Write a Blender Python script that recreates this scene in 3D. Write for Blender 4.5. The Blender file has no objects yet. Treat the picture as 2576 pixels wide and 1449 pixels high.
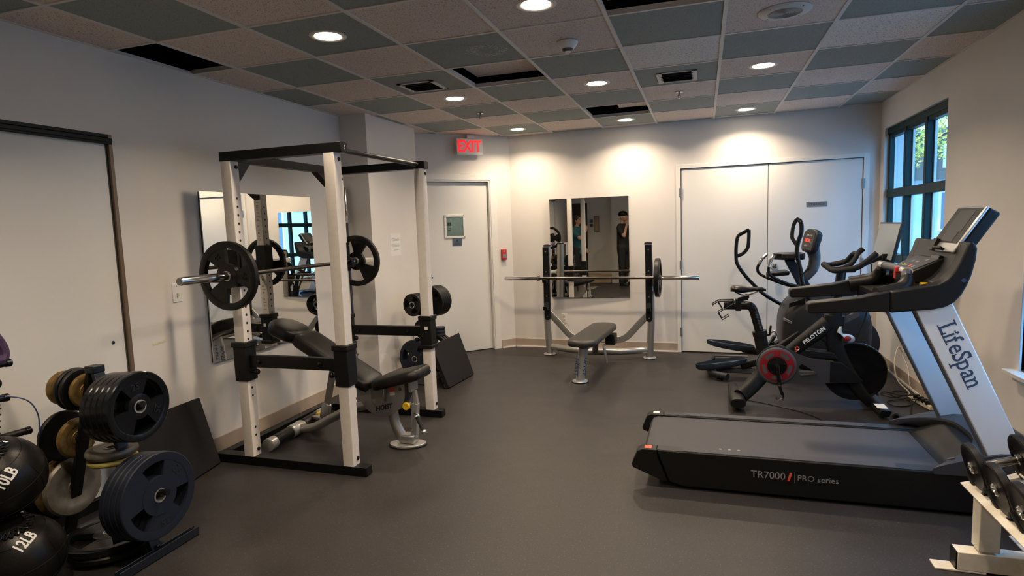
import bpy, bmesh, math, random
from mathutils import Vector, Matrix
random.seed(7)
S = bpy.context.scene
COL = S.collection
V = Vector
PI = math.pi
def R(d): return math.radians(d)

# ---------------------------------------------------------------- mesh builder
class MB:
    def __init__(s): s.v = []; s.f = []; s.m = []
    def add(s, vs, fs, m=0):
        b = len(s.v); s.v += [tuple(p) for p in vs]
        s.f += [tuple(b + i for i in f) for f in fs]; s.m += [m] * len(fs); return s
    def box(s, a, b, m=0):
        x0, x1 = sorted((a[0], b[0])); y0, y1 = sorted((a[1], b[1])); z0, z1 = sorted((a[2], b[2]))
        return s.add([(x0,y0,z0),(x1,y0,z0),(x1,y1,z0),(x0,y1,z0),(x0,y0,z1),(x1,y0,z1),(x1,y1,z1),(x0,y1,z1)],
                     [(0,3,2,1),(4,5,6,7),(0,1,5,4),(1,2,6,5),(2,3,7,6),(3,0,4,7)], m)
    def obox(s, c, u, v, w, hu, hv, hw, m=0):
        c, u, v, w = V(c), V(u).normalized()*hu, V(v).normalized()*hv, V(w).normalized()*hw
        return s.add([c-u-v-w,c+u-v-w,c+u+v-w,c-u+v-w,c-u-v+w,c+u-v+w,c+u+v+w,c-u+v+w],
                     [(0,3,2,1),(4,5,6,7),(0,1,5,4),(1,2,6,5),(2,3,7,6),(3,0,4,7)], m)
    def bar(s, p, q, w, h, up=(0,0,1), m=0):
        p, q = V(p), V(q); d = (q-p)
        side = d.cross(V(up)).normalized(); u2 = side.cross(d).normalized()
        return s.obox((p+q)/2, d, side, u2, d.length/2, w/2, h/2, m)
    def loft(s, rings, caps=True, closed=True, m=0):
        n = len(rings[0]); vs = [p for r in rings for p in r]; fs = []
        for i in range(len(rings)-1):
            for j in range(n if closed else n-1):
                a = i*n+j; b = i*n+(j+1) % n
                fs.append((a, b, b+n, a+n))
        if caps: fs.append(tuple(range(n-1, -1, -1))); fs.append(tuple((len(rings)-1)*n+k for k in range(n)))
        return s.add(vs, fs, m)
    def ring_loft(s, rings, m=0):           # closed both ways
        n = len(rings[0]); k = len(rings); vs = [p for r in rings for p in r]
        return s.add(vs, [(i*n+j, i*n+(j+1) % n, ((i+1) % k)*n+(j+1) % n, ((i+1) % k)*n+j) for i in range(k) for j in range(n)], m)
    def cyl(s, p, q, r0, r1=None, n=24, m=0):
        p, q = V(p), V(q); r1 = r0 if r1 is None else r1
        d = (q-p).normalized(); a = d.orthogonal().normalized(); b = d.cross(a)
        return s.loft([[c+(a*math.cos(2*PI*i/n)+b*math.sin(2*PI*i/n))*r for i in range(n)] for c, r in ((p, r0), (q, r1))], m=m)
    def lathe(s, o, d, prof, n=32, m=0, caps=True):   # prof: (radius, distance along d)
        o, d = V(o), V(d).normalized(); a = d.orthogonal().normalized(); b = d.cross(a)
        return s.loft([[o+d*h+(a*math.cos(2*PI*i/n)+b*math.sin(2*PI*i/n))*r for i in range(n)] for r, h in prof], caps=caps, m=m)
    def torus(s, o, d, r, t, n=32, k=10, m=0):
        o, d = V(o), V(d).normalized(); a = d.orthogonal().normalized(); b = d.cross(a); rings = []
        for i in range(n):
            e = a*math.cos(2*PI*i/n)+b*math.sin(2*PI*i/n)
            rings.append([o+e*(r+t*math.cos(2*PI*j/k))+d*t*math.sin(2*PI*j/k) for j in range(k)])
        return s.ring_loft(rings, m)
    def sweep(s, pts, sec, up=(0,0,1), scales=None, m=0, caps=True):  # sec: list of (side, up) offsets
        pts = [V(p) for p in pts]; rings = []
        for i, p in enumerate(pts):
            d = (pts[min(i+1, len(pts)-1)]-pts[max(i-1, 0)]).normalized()
            side = d.cross(V(up)).normalized(); u2 = side.cross(d)
            k = scales[i] if scales else 1
            kx, ky = k if isinstance(k, tuple) else (k, k)
            rings.append([p+side*x*kx+u2*y*ky for x, y in sec])
        return s.loft(rings, caps=caps, m=m)
    def tube(s, pts, r, n=12, m=0, smooth=4, closed=False):
        pts = [V(p) for p in pts]
        if smooth: pts = spline(pts, smooth, closed)
        rs = r if isinstance(r, (list, tuple)) else None
        rings = []; N = len(pts); a = None
        for i, p in enumerate(pts):
            if closed: d = (pts[(i+1) % N]-pts[i-1]).normalized()
            else: d = (pts[min(i+1, N-1)]-pts[max(i-1, 0)]).normalized()
            a = (d.orthogonal() if a is None else a-d*a.dot(d)).normalized(); b = d.cross(a)
            if rs:
                t = i/(N-1)*(len(rs)-1); k = min(int(t), len(rs)-2); rr = rs[k]+(rs[k+1]-rs[k])*(t-k)
            else: rr = r
            rings.append([p+(a*math.cos(2*PI*j/n)+b*math.sin(2*PI*j/n))*rr for j in range(n)])
        return s.ring_loft(rings, m) if closed else s.loft(rings, m=m)
    def prism(s, poly, o, u, v, w, t0, t1, m=0):     # 2-D outline in plane (o,u,v) pushed from t0 to t1 along w
        o, u, v, w = V(o), V(u), V(v), V(w)
        return s.loft([[o+u*x+v*y+w*t for x, y in poly] for t in (t0, t1)], m=m)
    def xz(s, poly, y0, y1, m=0):
        if y0 > y1: y0, y1 = y1, y0
        return s.loft([[V((x, y, z)) for x, z in poly] for y in (y0, y1)], m=m)
    def sector(s, o, d, e, r0, r1, a0, a1, h0, h1, n=8, m=0):  # solid ring sector around axis d; angle 0 along e
        o, d, e = V(o), V(d).normalized(), V(e).normalized(); g = d.cross(e); rings = []
        for i in range(n+1):
            a = a0+(a1-a0)*i/n; q = e*math.cos(a)+g*math.sin(a)
            rings.append([o+q*r0+d*h0, o+q*r1+d*h0, o+q*r1+d*h1, o+q*r0+d*h1])
        return s.loft(rings, m=m)
    def ball(s, c, r, n=24, k=14, sx=1, sy=1, sz=1, m=0):
        c = V(c); vs = [c+V((0, 0, -r*sz))]; fs = []
        for i in range(1, k):
            t = -PI/2+PI*i/k
            for j in range(n): vs.append(c+V((r*sx*math.cos(t)*math.cos(2*PI*j/n), r*sy*math.cos(t)*math.sin(2*PI*j/n), r*sz*math.sin(t))))
        vs.append(c+V((0, 0, r*sz)))
        for j in range(n):
            fs.append((0, 1+(j+1) % n, 1+j)); fs.append((len(vs)-1, 1+(k-2)*n+j, 1+(k-2)*n+(j+1) % n))
            for i in range(k-2): fs.append((1+i*n+j, 1+i*n+(j+1) % n, 1+(i+1)*n+(j+1) % n, 1+(i+1)*n+j))
        return s.add(vs, fs, m)
    def hull(s, pts, m=0):
        bm = bmesh.new(); vs = [bm.verts.new(p) for p in pts]
        bmesh.ops.convex_hull(bm, input=vs); bmesh.ops.delete(bm, geom=[v for v in bm.verts if not v.link_faces], context='VERTS')
        bm.verts.index_update(); s.add([v.co.copy() for v in bm.verts], [[v.index for v in f.verts] for f in bm.faces], m); bm.free(); return s
def spline(pts, k, closed=False):
    n = len(pts)
    if n < 3: return pts
    out = []
    for i in range(n if closed else n-1):
        p0 = pts[i-1] if (closed or i > 0) else pts[0]*2-pts[1]
        p1 = pts[i]; p2 = pts[(i+1) % n]
        p3 = pts[(i+2) % n] if (closed or i+2 < n) else p2*2-p1
        for j in range(k):
            t = j/k
            out.append(((p1*2)+(p2-p0)*t+(p0*2-p1*5+p2*4-p3)*t*t+(p1*3-p0-p2*3+p3)*t**3)*.5)
    if not closed: out.append(pts[-1])
    return out
def rrect(hu, hv, r, n=5):
    out = []
    for cx, cy, a0 in ((hu-r, hv-r, 0), (-hu+r, hv-r, 90), (-hu+r, -hv+r, 180), (hu-r, -hv+r, 270)):
        for i in range(n+1):
            a = R(a0+90*i/n); out.append((cx+r*math.cos(a), cy+r*math.sin(a)))
    return out
def smooth2(poly, k=3):
    return [(p.x, p.y) for p in spline([V((x, y, 0)) for x, y in poly], k, True)]
def cushion(mb, c, u, v, w, hu, hv, t, r, dome=.006, taper=None, m=0):
    """padded cushion: length along u, width along v, thickness t along w (c = centre of the top)"""
    c, u, v, w = V(c), V(u).normalized(), V(v).normalized(), V(w).normalized()
    base = rrect(hu, hv, r, 8); rings = []
    lv = [(.035, -t), (.012, -t), (.002, -t*.85), (0, -t*.5), (.003, -t*.18), (.014, -.001), (.03, dome*.5), (.07, dome)]
    for ins, h in lv:
        ku, kv = (hu-ins)/hu, (hv-ins)/hv; rg = []
        for x, y in base:
            q = 1 if not taper else 1+taper*(x/hu)
            rg.append(c+u*x*ku+v*y*kv*q+w*h)
        rings.append(rg)
    mb.loft(rings, m=m); return mb

# ---------------------------------------------------------------- materials
MAT = {}
def mat(name, col, rough=.5, metal=0, noise=0, nscale=20, bump=0, bscale=200, spec=None, emit=None, estr=0, coat=0, col2=None, alpha=None, trans=0, detail=3):
    m = bpy.data.materials.new(name); m.use_nodes = True; nt = m.node_tree; b = nt.nodes['Principled BSDF']
    c = (*col, 1); b.inputs['Base Color'].default_value = c
    b.inputs['Roughness'].default_value = rough; b.inputs['Metallic'].default_value = metal
    if spec is not None: b.inputs['Specular IOR Level'].default_value = spec
    if coat: b.inputs['Coat Weight'].default_value = coat; b.inputs['Coat Roughness'].default_value = .12
    if emit: b.inputs['Emission Color'].default_value = (*emit, 1); b.inputs['Emission Strength'].default_value = estr
    if trans: b.inputs['Transmission Weight'].default_value = trans
    tc = nt.nodes.new('ShaderNodeTexCoord')
    if noise:
        n = nt.nodes.new('ShaderNodeTexNoise'); n.inputs['Scale'].default_value = nscale; n.inputs['Detail'].default_value = detail
        nt.links.new(tc.outputs['Object'], n.inputs['Vector'])
        mx = nt.nodes.new('ShaderNodeMix'); mx.data_type = 'RGBA'
        c2 = col2 or tuple(x*(1-noise) for x in col)
        mx.inputs[6].default_value = (*c2, 1); mx.inputs[7].default_value = (*[min(1, x*(1+noise*.5)) for x in col], 1)
        rp = nt.nodes.new('ShaderNodeMapRange'); rp.inputs[1].default_value = .35; rp.inputs[2].default_value = .65
        nt.links.new(n.outputs['Fac'], rp.inputs[0]); nt.links.new(rp.outputs[0], mx.inputs[0]); nt.links.new(mx.outputs[2], b.inputs['Base Color'])
    if bump:
        n2 = nt.nodes.new('ShaderNodeTexNoise'); n2.inputs['Scale'].default_value = bscale; n2.inputs['Detail'].default_value = 2
        nt.links.new(tc.outputs['Object'], n2.inputs['Vector'])
        bp = nt.nodes.new('ShaderNodeBump'); bp.inputs['Strength'].default_value = bump; bp.inputs['Distance'].default_value = .002
        nt.links.new(n2.outputs['Fac'], bp.inputs['Height']); nt.links.new(bp.outputs[0], b.inputs['Normal'])
    MAT[name] = m; return m

# ---------------------------------------------------------------- objects
def finish(me, ang=35):
    bm = bmesh.new(); bm.from_mesh(me); bmesh.ops.recalc_face_normals(bm, faces=bm.faces); bm.to_mesh(me); bm.free()
    me.polygons.foreach_set('use_smooth', [True]*len(me.polygons)); me.set_sharp_from_angle(angle=R(ang)); me.update()
def wloc(p):
    t = V((0, 0, 0))
    while p: t += p.location; p = p.parent
    return t
def part(name, mb, m, parent=None, bev=0, ang=35, label=None, local=False, seg=2):
    """one mesh object; vertices are given in world coordinates unless local=True"""
    me = bpy.data.meshes.new(name)
    off = V((0, 0, 0)) if (local or not parent) else wloc(parent)
    me.from_pydata([V(p)-off for p in mb.v], [], mb.f)
    ms = m if isinstance(m, (list, tuple)) else [m]
    for x in ms: me.materials.append(MAT[x] if isinstance(x, str) else x)
    me.polygons.foreach_set('material_index', mb.m)
    finish(me, ang)
    o = bpy.data.objects.new(name, me); COL.objects.link(o)
    if parent: o.parent = parent
    if bev:
        b = o.modifiers.new('bevel', 'BEVEL'); b.width = bev; b.segments = seg; b.limit_method = 'ANGLE'; b.angle_limit = R(40)
        b.harden_normals = False
    if label: o['label'] = label
    return o
def tag(o, label, cat, group=None):
    o['label'] = label; o['category'] = cat
    if group: o['group'] = group
    return o
def thing(name, label, cat, loc=(0, 0, 0), group=None, rz=0):
    o = bpy.data.objects.new(name, None); COL.objects.link(o); o.location = loc; o.rotation_euler = (0, 0, rz)
    o.empty_display_size = .05
    return tag(o, label, cat, group)
def single(name, mb, m, label, cat, group=None, bev=0, ang=35, origin=None):
    """a thing that is one mesh, its origin put at `origin` (world)"""
    o = part(name, mb, m, None, bev, ang)
    if origin:
        o.data.transform(Matrix.Translation(-V(origin))); o.location = origin
    return tag(o, label, cat, group)
def struct(name, mb, m, bev=0, ang=30):
    o = part(name, mb, m, None, bev, ang); o['kind'] = 'structure'; return o
def clone(o, label=None, group=None, parent=None, loc=None, rot=None):
    c = o.copy(); COL.objects.link(c)
    if parent: c.parent = parent
    if loc is not None: c.location = loc
    if rot is not None: c.rotation_euler = rot
    if label: c['label'] = label
    if group: c['group'] = group
    for ch in list(o.children): clone(ch, parent=c)
    return c
def text(body, size, o, u, v, m, parent, name='lettering', depth=.0015, align='CENTER', shear=0, sx=1, spacing=1, extra=None, bold=0):
    """raised lettering: baseline along u, up along v, centred on o (world coordinates)"""
    cu = bpy.data.curves.new('txt', 'FONT'); cu.body = body; cu.size = size; cu.extrude = depth; cu.align_x = align; cu.align_y = 'CENTER'
    cu.shear = shear; cu.space_character = spacing; cu.resolution_u = 3; cu.offset = bold
    ob = bpy.data.objects.new('txt', cu); COL.objects.link(ob)
    bpy.context.view_layer.update(); dg = bpy.context.evaluated_depsgraph_get()
    me = bpy.data.meshes.new_from_object(ob.evaluated_get(dg)); bpy.data.objects.remove(ob); bpy.data.curves.remove(cu)
    u, v = V(u).normalized(), V(v).normalized(); w = u.cross(v)
    M = Matrix((u*sx, v, w)).transposed().to_4x4(); M.translation = V(o)-(wloc(parent) if parent else V((0, 0, 0)))
    me.transform(M); me.name = name
    if extra:
        pass
    me.materials.clear(); me.materials.append(MAT[m])
    t = bpy.data.objects.new(name, me); COL.objects.link(t)
    if parent: t.parent = parent
    return t
def outside_faces(): pass
X, Y, Z = V((1, 0, 0)), V((0, 1, 0)), V((0, 0, 1))
# ================================================================ materials
mat('wall_paint', (.72, .685, .65), .75, bump=.12, bscale=90, noise=.03, nscale=2)
mat('door_paint', (.76, .745, .715), .45)
mat('trim_paint', (.78, .76, .72), .4)
mat('rubber_base', (.42, .335, .27), .5)
mat('steel_white', (.76, .71, .66), .35, noise=.04, nscale=30)
mat('steel_white2', (.74, .70, .62), .4, noise=.25, nscale=9, col2=(.64, .59, .50))
mat('black_steel', (.0035, .0035, .004), .4, spec=.3, bump=.15, bscale=500)
mat('black_matte', (.0035, .0035, .004), .55, spec=.3, bump=.2, bscale=400)
mat('navy_steel', (.008, .011, .019), .35, spec=.4, bump=.2, bscale=300)
mat('black_gloss', (.006, .006, .007), .2, spec=.35)
mat('black_plastic', (.005, .005, .0055), .42, spec=.32, bump=.1, bscale=700)
mat('charcoal_plastic', (.014, .015, .018), .42, spec=.3, bump=.1, bscale=700)
mat('grey_plastic', (.07, .072, .078), .4)
mat('lightgrey_plastic', (.38, .39, .4), .4)
mat('vinyl', (.006, .0055, .0055), .36, spec=.3, bump=.25, bscale=160)
mat('vinyl_grey', (.03, .028, .027), .38, spec=.4, bump=.25, bscale=160)
mat('plate_black', (.0045, .0045, .005), .42, spec=.3, bump=.25, bscale=350)
mat('plate_gloss', (.006, .007, .009), .18, spec=.4, bump=.1, bscale=200)
mat('plate_slate', (.013, .017, .030), .42, spec=.25, bump=.2, bscale=350)
mat('plate_gold', (.26, .17, .06), .42, metal=.55, noise=.3, nscale=25)
mat('plate_grey', (.21, .19, .16), .42, metal=.5, noise=.2, nscale=25)
mat('plate_olive', (.30, .25, .06), .5)
mat('chrome', (.75, .74, .72), .14, metal=1)
mat('bar_steel', (.42, .40, .38), .25, metal=1)
mat('bar_dark', (.10, .085, .08), .3, metal=1)
mat('silver_paint', (.42, .41, .39), .32, metal=.75)
mat('silver_light', (.55, .55, .55), .3, metal=.7)
mat('alu_panel', (.80, .82, .85), .36, metal=.3)
mat('rubber_black', (.008, .008, .008), .7, spec=.3, bump=.3, bscale=200)
mat('mat_foam', (.007, .007, .008), .8, spec=.25, bump=.4, bscale=120)
mat('hood_paint', (.035, .036, .042), .32, spec=.4, bump=.08, bscale=600)
mat('belt', (.038, .038, .048), .55, spec=.4, bump=.3, bscale=500)
mat('rail', (.016, .016, .02), .45, spec=.4, bump=.25, bscale=400)
mat('white_ink', (.8, .8, .78), .5)
mat('grey_ink', (.22, .22, .23), .5)
mat('navy_ink', (.03, .06, .13), .45)
mat('black_ink', (.012, .012, .012), .5)
mat('red_plastic', (.5, .02, .02), .35)
mat('red_guard', (.22, .01, .015), .3)
mat('red_ink', (.75, .08, .04), .5)
mat('yellow_plastic', (.75, .48, .02), .35)
mat('white_plastic', (.72, .71, .68), .35)
mat('cream_plastic', (.62, .56, .44), .45)
mat('paper', (.78, .77, .74), .7)
mat('print_grey', (.35, .35, .35), .7)
mat('sign_metal', (.30, .31, .31), .35, metal=.6)
mat('sign_blue', (.12, .14, .16), .4, metal=.4)
mat('brass_trim', (.22, .16, .11), .4, metal=.4)
mat('window_green', (.007, .028, .026), .5, spec=.25)
mat('exit_red', (.6, .01, .015), .4, emit=(1, .01, .015), estr=1.0)
mat('led_red', (.7, .03, .02), .4, emit=(1, .03, .015), estr=1.5)
mat('screen_dark', (.03, .03, .03), .45, spec=.2)
mat('tray_blue', (.022, .032, .05), .35, spec=.4)
mat('screen_pale', (.27, .31, .34), .14)
mat('screen_lcd', (.05, .052, .055), .45, spec=.25)
mat('band_purple', (.06, .03, .09), .5)
mat('band_green', (.03, .3, .1), .5)
mat('cord_blue', (.03, .06, .2), .5)
mat('tape', (.66, .62, .44), .6)
mat('plenum', (.008, .007, .007), .9)
mat('t_grid', (.66, .62, .57), .5)
mat('grille_white', (.6, .57, .52), .5)
mat('speaker_mesh', (.36, .34, .32), .5)
mat('lamp_trim', (.75, .72, .66), .4)
mat('skin', (.42, .24, .16), .5)
mat('lip', (.30, .12, .09), .5)
mat('shirt_black', (.01, .01, .011), .8)
mat('shirt_teal', (.015, .10, .13), .8)
mat('cloth_navy', (.02, .05, .10), .8)
mat('wood_dark', (.03, .013, .009), .4, noise=.3, nscale=12)
mat('board_tan', (.42, .32, .21), .7)
mat('carpet_grey', (.2, .19, .15), .9, noise=.3, nscale=60)
mat('photo_frame', (.12, .08, .06), .4)
mat('glass_block', (.16, .24, .23), .1, noise=.35, nscale=4)
mat('bark', (.12, .08, .05), .9)
mat('facade', (.42, .43, .42), .8)
mat('facade_wood', (.10, .07, .05), .8)
mat('bottle_shell', (.35, .42, .48), .3)
mat('guard_smoke', (.045, .045, .048), .3)
mat('facade_dark', (.10, .11, .13), .4)
mat('asphalt', (.25, .25, .26), .9)
def mirror_mat():
    m = mat('mirror_glass', (.80, .80, .76), .004, metal=1); return m
mirror_mat()
def leaf_mat():
    m = mat('leaf', (.55, .46, .05), .6, noise=.5, nscale=6); return m
leaf_mat()
def glass_mat():
    m = bpy.data.materials.new('pane_glass'); m.use_nodes = True; nt = m.node_tree; nt.nodes.clear()
    o = nt.nodes.new('ShaderNodeOutputMaterial'); t = nt.nodes.new('ShaderNodeBsdfTransparent'); t.inputs[0].default_value = (.90, .96, .96, 1)
    g = nt.nodes.new('ShaderNodeBsdfGlossy'); g.inputs['Roughness'].default_value = .01; g.inputs[0].default_value = (.9, .95, 1, 1)
    mx = nt.nodes.new('ShaderNodeMixShader'); lw = nt.nodes.new('ShaderNodeLayerWeight'); lw.inputs[0].default_value = .5; pw = nt.nodes.new('ShaderNodeMath'); pw.operation = 'POWER'; pw.inputs[1].default_value = 4; nt.links.new(lw.outputs['Facing'], pw.inputs[0]); fr = nt.nodes.new('ShaderNodeMath'); fr.operation = 'MULTIPLY_ADD'; fr.inputs[1].default_value = .35; fr.inputs[2].default_value = .03; nt.links.new(pw.outputs[0], fr.inputs[0])
    nt.links.new(fr.outputs[0], mx.inputs[0]); nt.links.new(t.outputs[0], mx.inputs[1]); nt.links.new(g.outputs[0], mx.inputs[2]); nt.links.new(mx.outputs[0], o.inputs[0])
    MAT['pane_glass'] = m
glass_mat()
def clear_mat():
    m = bpy.data.materials.new('clear_plastic'); m.use_nodes = True; nt = m.node_tree; nt.nodes.clear()
    o = nt.nodes.new('ShaderNodeOutputMaterial'); t = nt.nodes.new('ShaderNodeBsdfTransparent'); t.inputs[0].default_value = (.75, .75, .78, 1)
    g = nt.nodes.new('ShaderNodeBsdfPrincipled'); g.inputs['Base Color'].default_value = (.10, .10, .11, 1); g.inputs['Roughness'].default_value = .15
    mx = nt.nodes.new('ShaderNodeMixShader'); mx.inputs[0].default_value = .38
    nt.links.new(t.outputs[0], mx.inputs[1]); nt.links.new(g.outputs[0], mx.inputs[2]); nt.links.new(mx.outputs[0], o.inputs[0])
    MAT['clear_plastic'] = m
clear_mat()
def speck(name, base, dark, dens, scale, big=None, rough=.85):
    """mineral-fibre tile: base colour with small dark fissures"""
    m = mat(name, base, rough); nt = m.node_tree; b = nt.nodes['Principled BSDF']; tc = nt.nodes['Texture Coordinate']
    mp = nt.nodes.new('ShaderNodeMapping'); mp.inputs['Scale'].default_value = (1, 1.6, 1); mp.inputs['Rotation'].default_value = (0, 0, .6)
    nt.links.new(tc.outputs['Object'], mp.inputs[0])
    n0 = nt.nodes.new('ShaderNodeTexNoise'); n0.inputs['Scale'].default_value = scale*.35; nt.links.new(mp.outputs[0], n0.inputs['Vector'])
    ad = nt.nodes.new('ShaderNodeMixRGB'); ad.blend_type = 'ADD'; ad.inputs[0].default_value = .035
    nt.links.new(mp.outputs[0], ad.inputs[1]); nt.links.new(n0.outputs['Color'], ad.inputs[2])
    n = nt.nodes.new('ShaderNodeTexVoronoi'); n.inputs['Scale'].default_value = scale; n.inputs['Randomness'].default_value = 1; nt.links.new(ad.outputs[0], n.inputs['Vector'])
    r = nt.nodes.new('ShaderNodeMapRange'); r.inputs[1].default_value = dens; r.inputs[2].default_value = dens+.06; nt.links.new(n.outputs['Distance'], r.inputs[0])
    mx = nt.nodes.new('ShaderNodeMix'); mx.data_type = 'RGBA'; mx.inputs[6].default_value = (*dark, 1); mx.inputs[7].default_value = (*base, 1)
    nt.links.new(r.outputs[0], mx.inputs[0]); nt.links.new(mx.outputs[2], b.inputs['Base Color'])
speck('tile_pink', (.70, .59, .52), (.13, .105, .085), .22, 95)
speck('tile_grey', (.28, .31, .29), (.07, .075, .065), .19, 110)
speck('tile_cream', (.78, .74, .69), (.16, .15, .13), .24, 85)
def floor_mat():
    m = mat('rubber_floor', (.05, .043, .042), .5, spec=.4); nt = m.node_tree; b = nt.nodes['Principled BSDF']; tc = nt.nodes['Texture Coordinate']
    n = nt.nodes.new('ShaderNodeTexNoise'); n.inputs['Scale'].default_value = 130; n.inputs['Detail'].default_value = 3; nt.links.new(tc.outputs['Object'], n.inputs['Vector'])
    r = nt.nodes.new('ShaderNodeMapRange'); r.inputs[1].default_value = .61; r.inputs[2].default_value = .69; nt.links.new(n.outputs['Fac'], r.inputs[0])
    n2 = nt.nodes.new('ShaderNodeTexNoise'); n2.inputs['Scale'].default_value = 3; n2.inputs['Detail'].default_value = 6; nt.links.new(tc.outputs['Object'], n2.inputs['Vector'])
    m2 = nt.nodes.new('ShaderNodeMix'); m2.data_type = 'RGBA'; m2.inputs[6].default_value = (.016, .0138, .0142, 1); m2.inputs[7].default_value = (.029, .0255, .0258, 1)
    nt.links.new(n2.outputs['Fac'], m2.inputs[0])
    mx = nt.nodes.new('ShaderNodeMix'); mx.data_type = 'RGBA'; mx.inputs[7].default_value = (.15, .14, .14, 1); nt.links.new(m2.outputs[2], mx.inputs[6])
    k = nt.nodes.new('ShaderNodeMath'); k.operation = 'MULTIPLY'; k.inputs[1].default_value = .42; nt.links.new(r.outputs[0], k.inputs[0])
    nt.links.new(k.outputs[0], mx.inputs[0]); nt.links.new(mx.outputs[2], b.inputs['Base Color'])
    bp = nt.nodes.new('ShaderNodeBump'); bp.inputs['Strength'].default_value = .35; bp.inputs['Distance'].default_value = .0015
    nt.links.new(n.outputs['Fac'], bp.inputs['Height']); nt.links.new(bp.outputs[0], b.inputs['Normal'])
    r2 = nt.nodes.new('ShaderNodeMapRange'); r2.inputs[3].default_value = .36; r2.inputs[4].default_value = .56; nt.links.new(n2.outputs['Fac'], r2.inputs[0]); nt.links.new(r2.outputs[0], b.inputs['Roughness'])
floor_mat()
# ================================================================ the room shell
H = 2.625; G = .6096
XL, XR = -1.59, 3.44
YB = -8.2
def wy(x): return .185-.0336*(x+.575)      # back wall line
BW = lambda x, z, off=0: V((x, wy(x)-off, z))
bu = V((1, -.0336, 0)).normalized(); bn = V((-.0336, -1, 0)).normalized()
# floor
struct('floor', MB().box((-2.2, YB-.6, -.06), (4.2, .6, 0)), 'rubber_floor')
# left wall with the shallow recess for the sliding panel
m = MB()
m.box((XL-.15, -4.30, 0), (XL, -.6, H+.02)).box((XL-.15, YB, 2.14), (XL, -4.30, H+.02)).box((XL-.15, YB, 0), (XL-.075, -4.30, 2.14))
m.box((XL-.15, YB, 0), (XL, -6.55, 2.14))
struct('wall_left', m, 'wall_paint')
struct('wall_column', MB().box((XL-.1, -1.94, 0), (-1.30, -.93, H+.02)), 'wall_paint', bev=.003)
# angled wall with the exit door: opening along the 45 degree wall
A0 = V((-.575, .185, 0)); du = V((-1, -1, 0)).normalized(); dn = V((1, -1, 0)).normalized()
def DW(s, z, off=0): return A0+du*s+Z*z+dn*off        # s metres from the back corner, off into the room
def dbox(mb, s0, s1, z0, z1, o0, o1, m=0):
    c = (DW(s0, z0, o0)+DW(s1, z1, o1))/2
    mb.obox(c, du, dn, Z, abs(s1-s0)/2, abs(o1-o0)/2, abs(z1-z0)/2, m); return mb
m = MB()
dbox(m, 0, .285, 0, H+.02, -.14, 0); dbox(m, 1.19, 1.75, 0, H+.02, -.14, 0); dbox(m, .285, 1.19, 2.10, H+.02, -.14, 0)
struct('wall_angled', m, 'wall_paint')
# back wall with the storage double door opening
m = MB()
def bbox(mb, x0, x1, z0, z1, o0, o1, mi=0):
    c = (BW(x0, z0, 0)+bn*o0+BW(x1, z1, 0)+bn*o1)/2
    mb.obox(c, bu, bn, Z, abs(x1-x0)/2*1.0006, abs(o1-o0)/2, abs(z1-z0)/2, mi); return mb
bbox(m, -.575, 1.472, 0, H+.02, -.14, 0); bbox(m, 3.292, 3.6, 0, H+.02, -.14, 0); bbox(m, 1.472, 3.292, 2.108, H+.02, -.14, 0); bbox(m, 1.3, 3.5, 0, H, -.20, -.145)
struct('wall_back', m, 'wall_paint')
# right wall with two window openings
m = MB(); W1 = (-1.70, -.08); W2 = (-4.56, -2.94); WZ = (.60, 2.36); TH = .17
ys = [YB, W2[0], W2[1], W1[0], W1[1], .4]
for i in range(5):
    if i in (1, 3):
        m.box((XR, ys[i], 0), (XR+TH, ys[i+1], WZ[0])).box((XR, ys[i], WZ[1]), (XR+TH, ys[i+1], H+.02))
    else: m.box((XR, ys[i], 0), (XR+TH, ys[i+1], H+.02))
struct('wall_right', m, 'wall_paint')
# the far end of the room, seen in the mirrors only
m = MB(); m.box((-1.7, YB-.1, 0), (XR+.1, YB, H+.02)).box((-.50, YB, 0), (XR, -8.04, H+.02))
struct('wall_rear', m, 'wall_paint')
# ceiling tiles (one mesh) and T-bar grid
opened = {(-3, 6), (0, 4), (2, 6), (1, 1)}
pinkx = {(1, 6)}
m = MB()
for i in range(-3, 6):
    for j in range(-1, 15):
        if (i, j) in opened: continue
        k = 0 if (i+j) % 2 == 0 or (i, j) in pinkx else 1
        if (i, j) in ((2, 4), (4, 4)): k = 2
        x0, x1, y1, y0 = G*i, G*(i+1), -G*j, -G*(j+1)
        m.box((x0+.008, y0+.008, H+.004), (x1-.008, y1-.008, H+.02), k)
struct('ceiling', m, ['tile_pink', 'tile_grey', 'tile_cream'])
m = MB()
for i in range(-3, 7): m.box((G*i-.011, YB, H-.001), (G*i+.011, .4, H+.005)).box((G*i-.002, YB, H+.005), (G*i+.002, .4, H+.035))
for j in range(-1, 16): m.box((XL, -G*j-.009, H-.0005), (XR, -G*j+.009, H+.0055)).box((XL, -G*j-.002, H+.005), (XR, -G*j+.002, H+.03))
m.box((XL, YB, H-.001), (XL+.016, -1.94, H+.006)).box((XR-.016, YB, H-.001), (XR, .1, H+.006))
bbox(m, -.57, 3.44, H-.001, H+.006, 0, .016)
struct('trim_1', m, 't_grid')
m = MB(); m.box((-2.1, YB-.1, 3.2), (3.9, .5, 3.25)).box((-2.1, YB-.1, H+.02), (-2.05, .5, 3.25)).box((3.85, YB-.1, H+.02), (3.9, .5, 3.25)).box((-2.1, .45, H+.02), (3.9, .5, 3.25)).box((-2.1, YB-.15, H+.02), (3.9, YB-.1, 3.25))
m.box((-2.1, YB-.1, H+.0), (XL-.145, .5, H+.03)).box((XR+.16, YB-.1, H+.0), (3.9, .5, H+.03)).box((XL-.2, .33, H), (3.9, .5, H+.03))  # unseen bottom plates added to keep sky light out of the void
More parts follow.
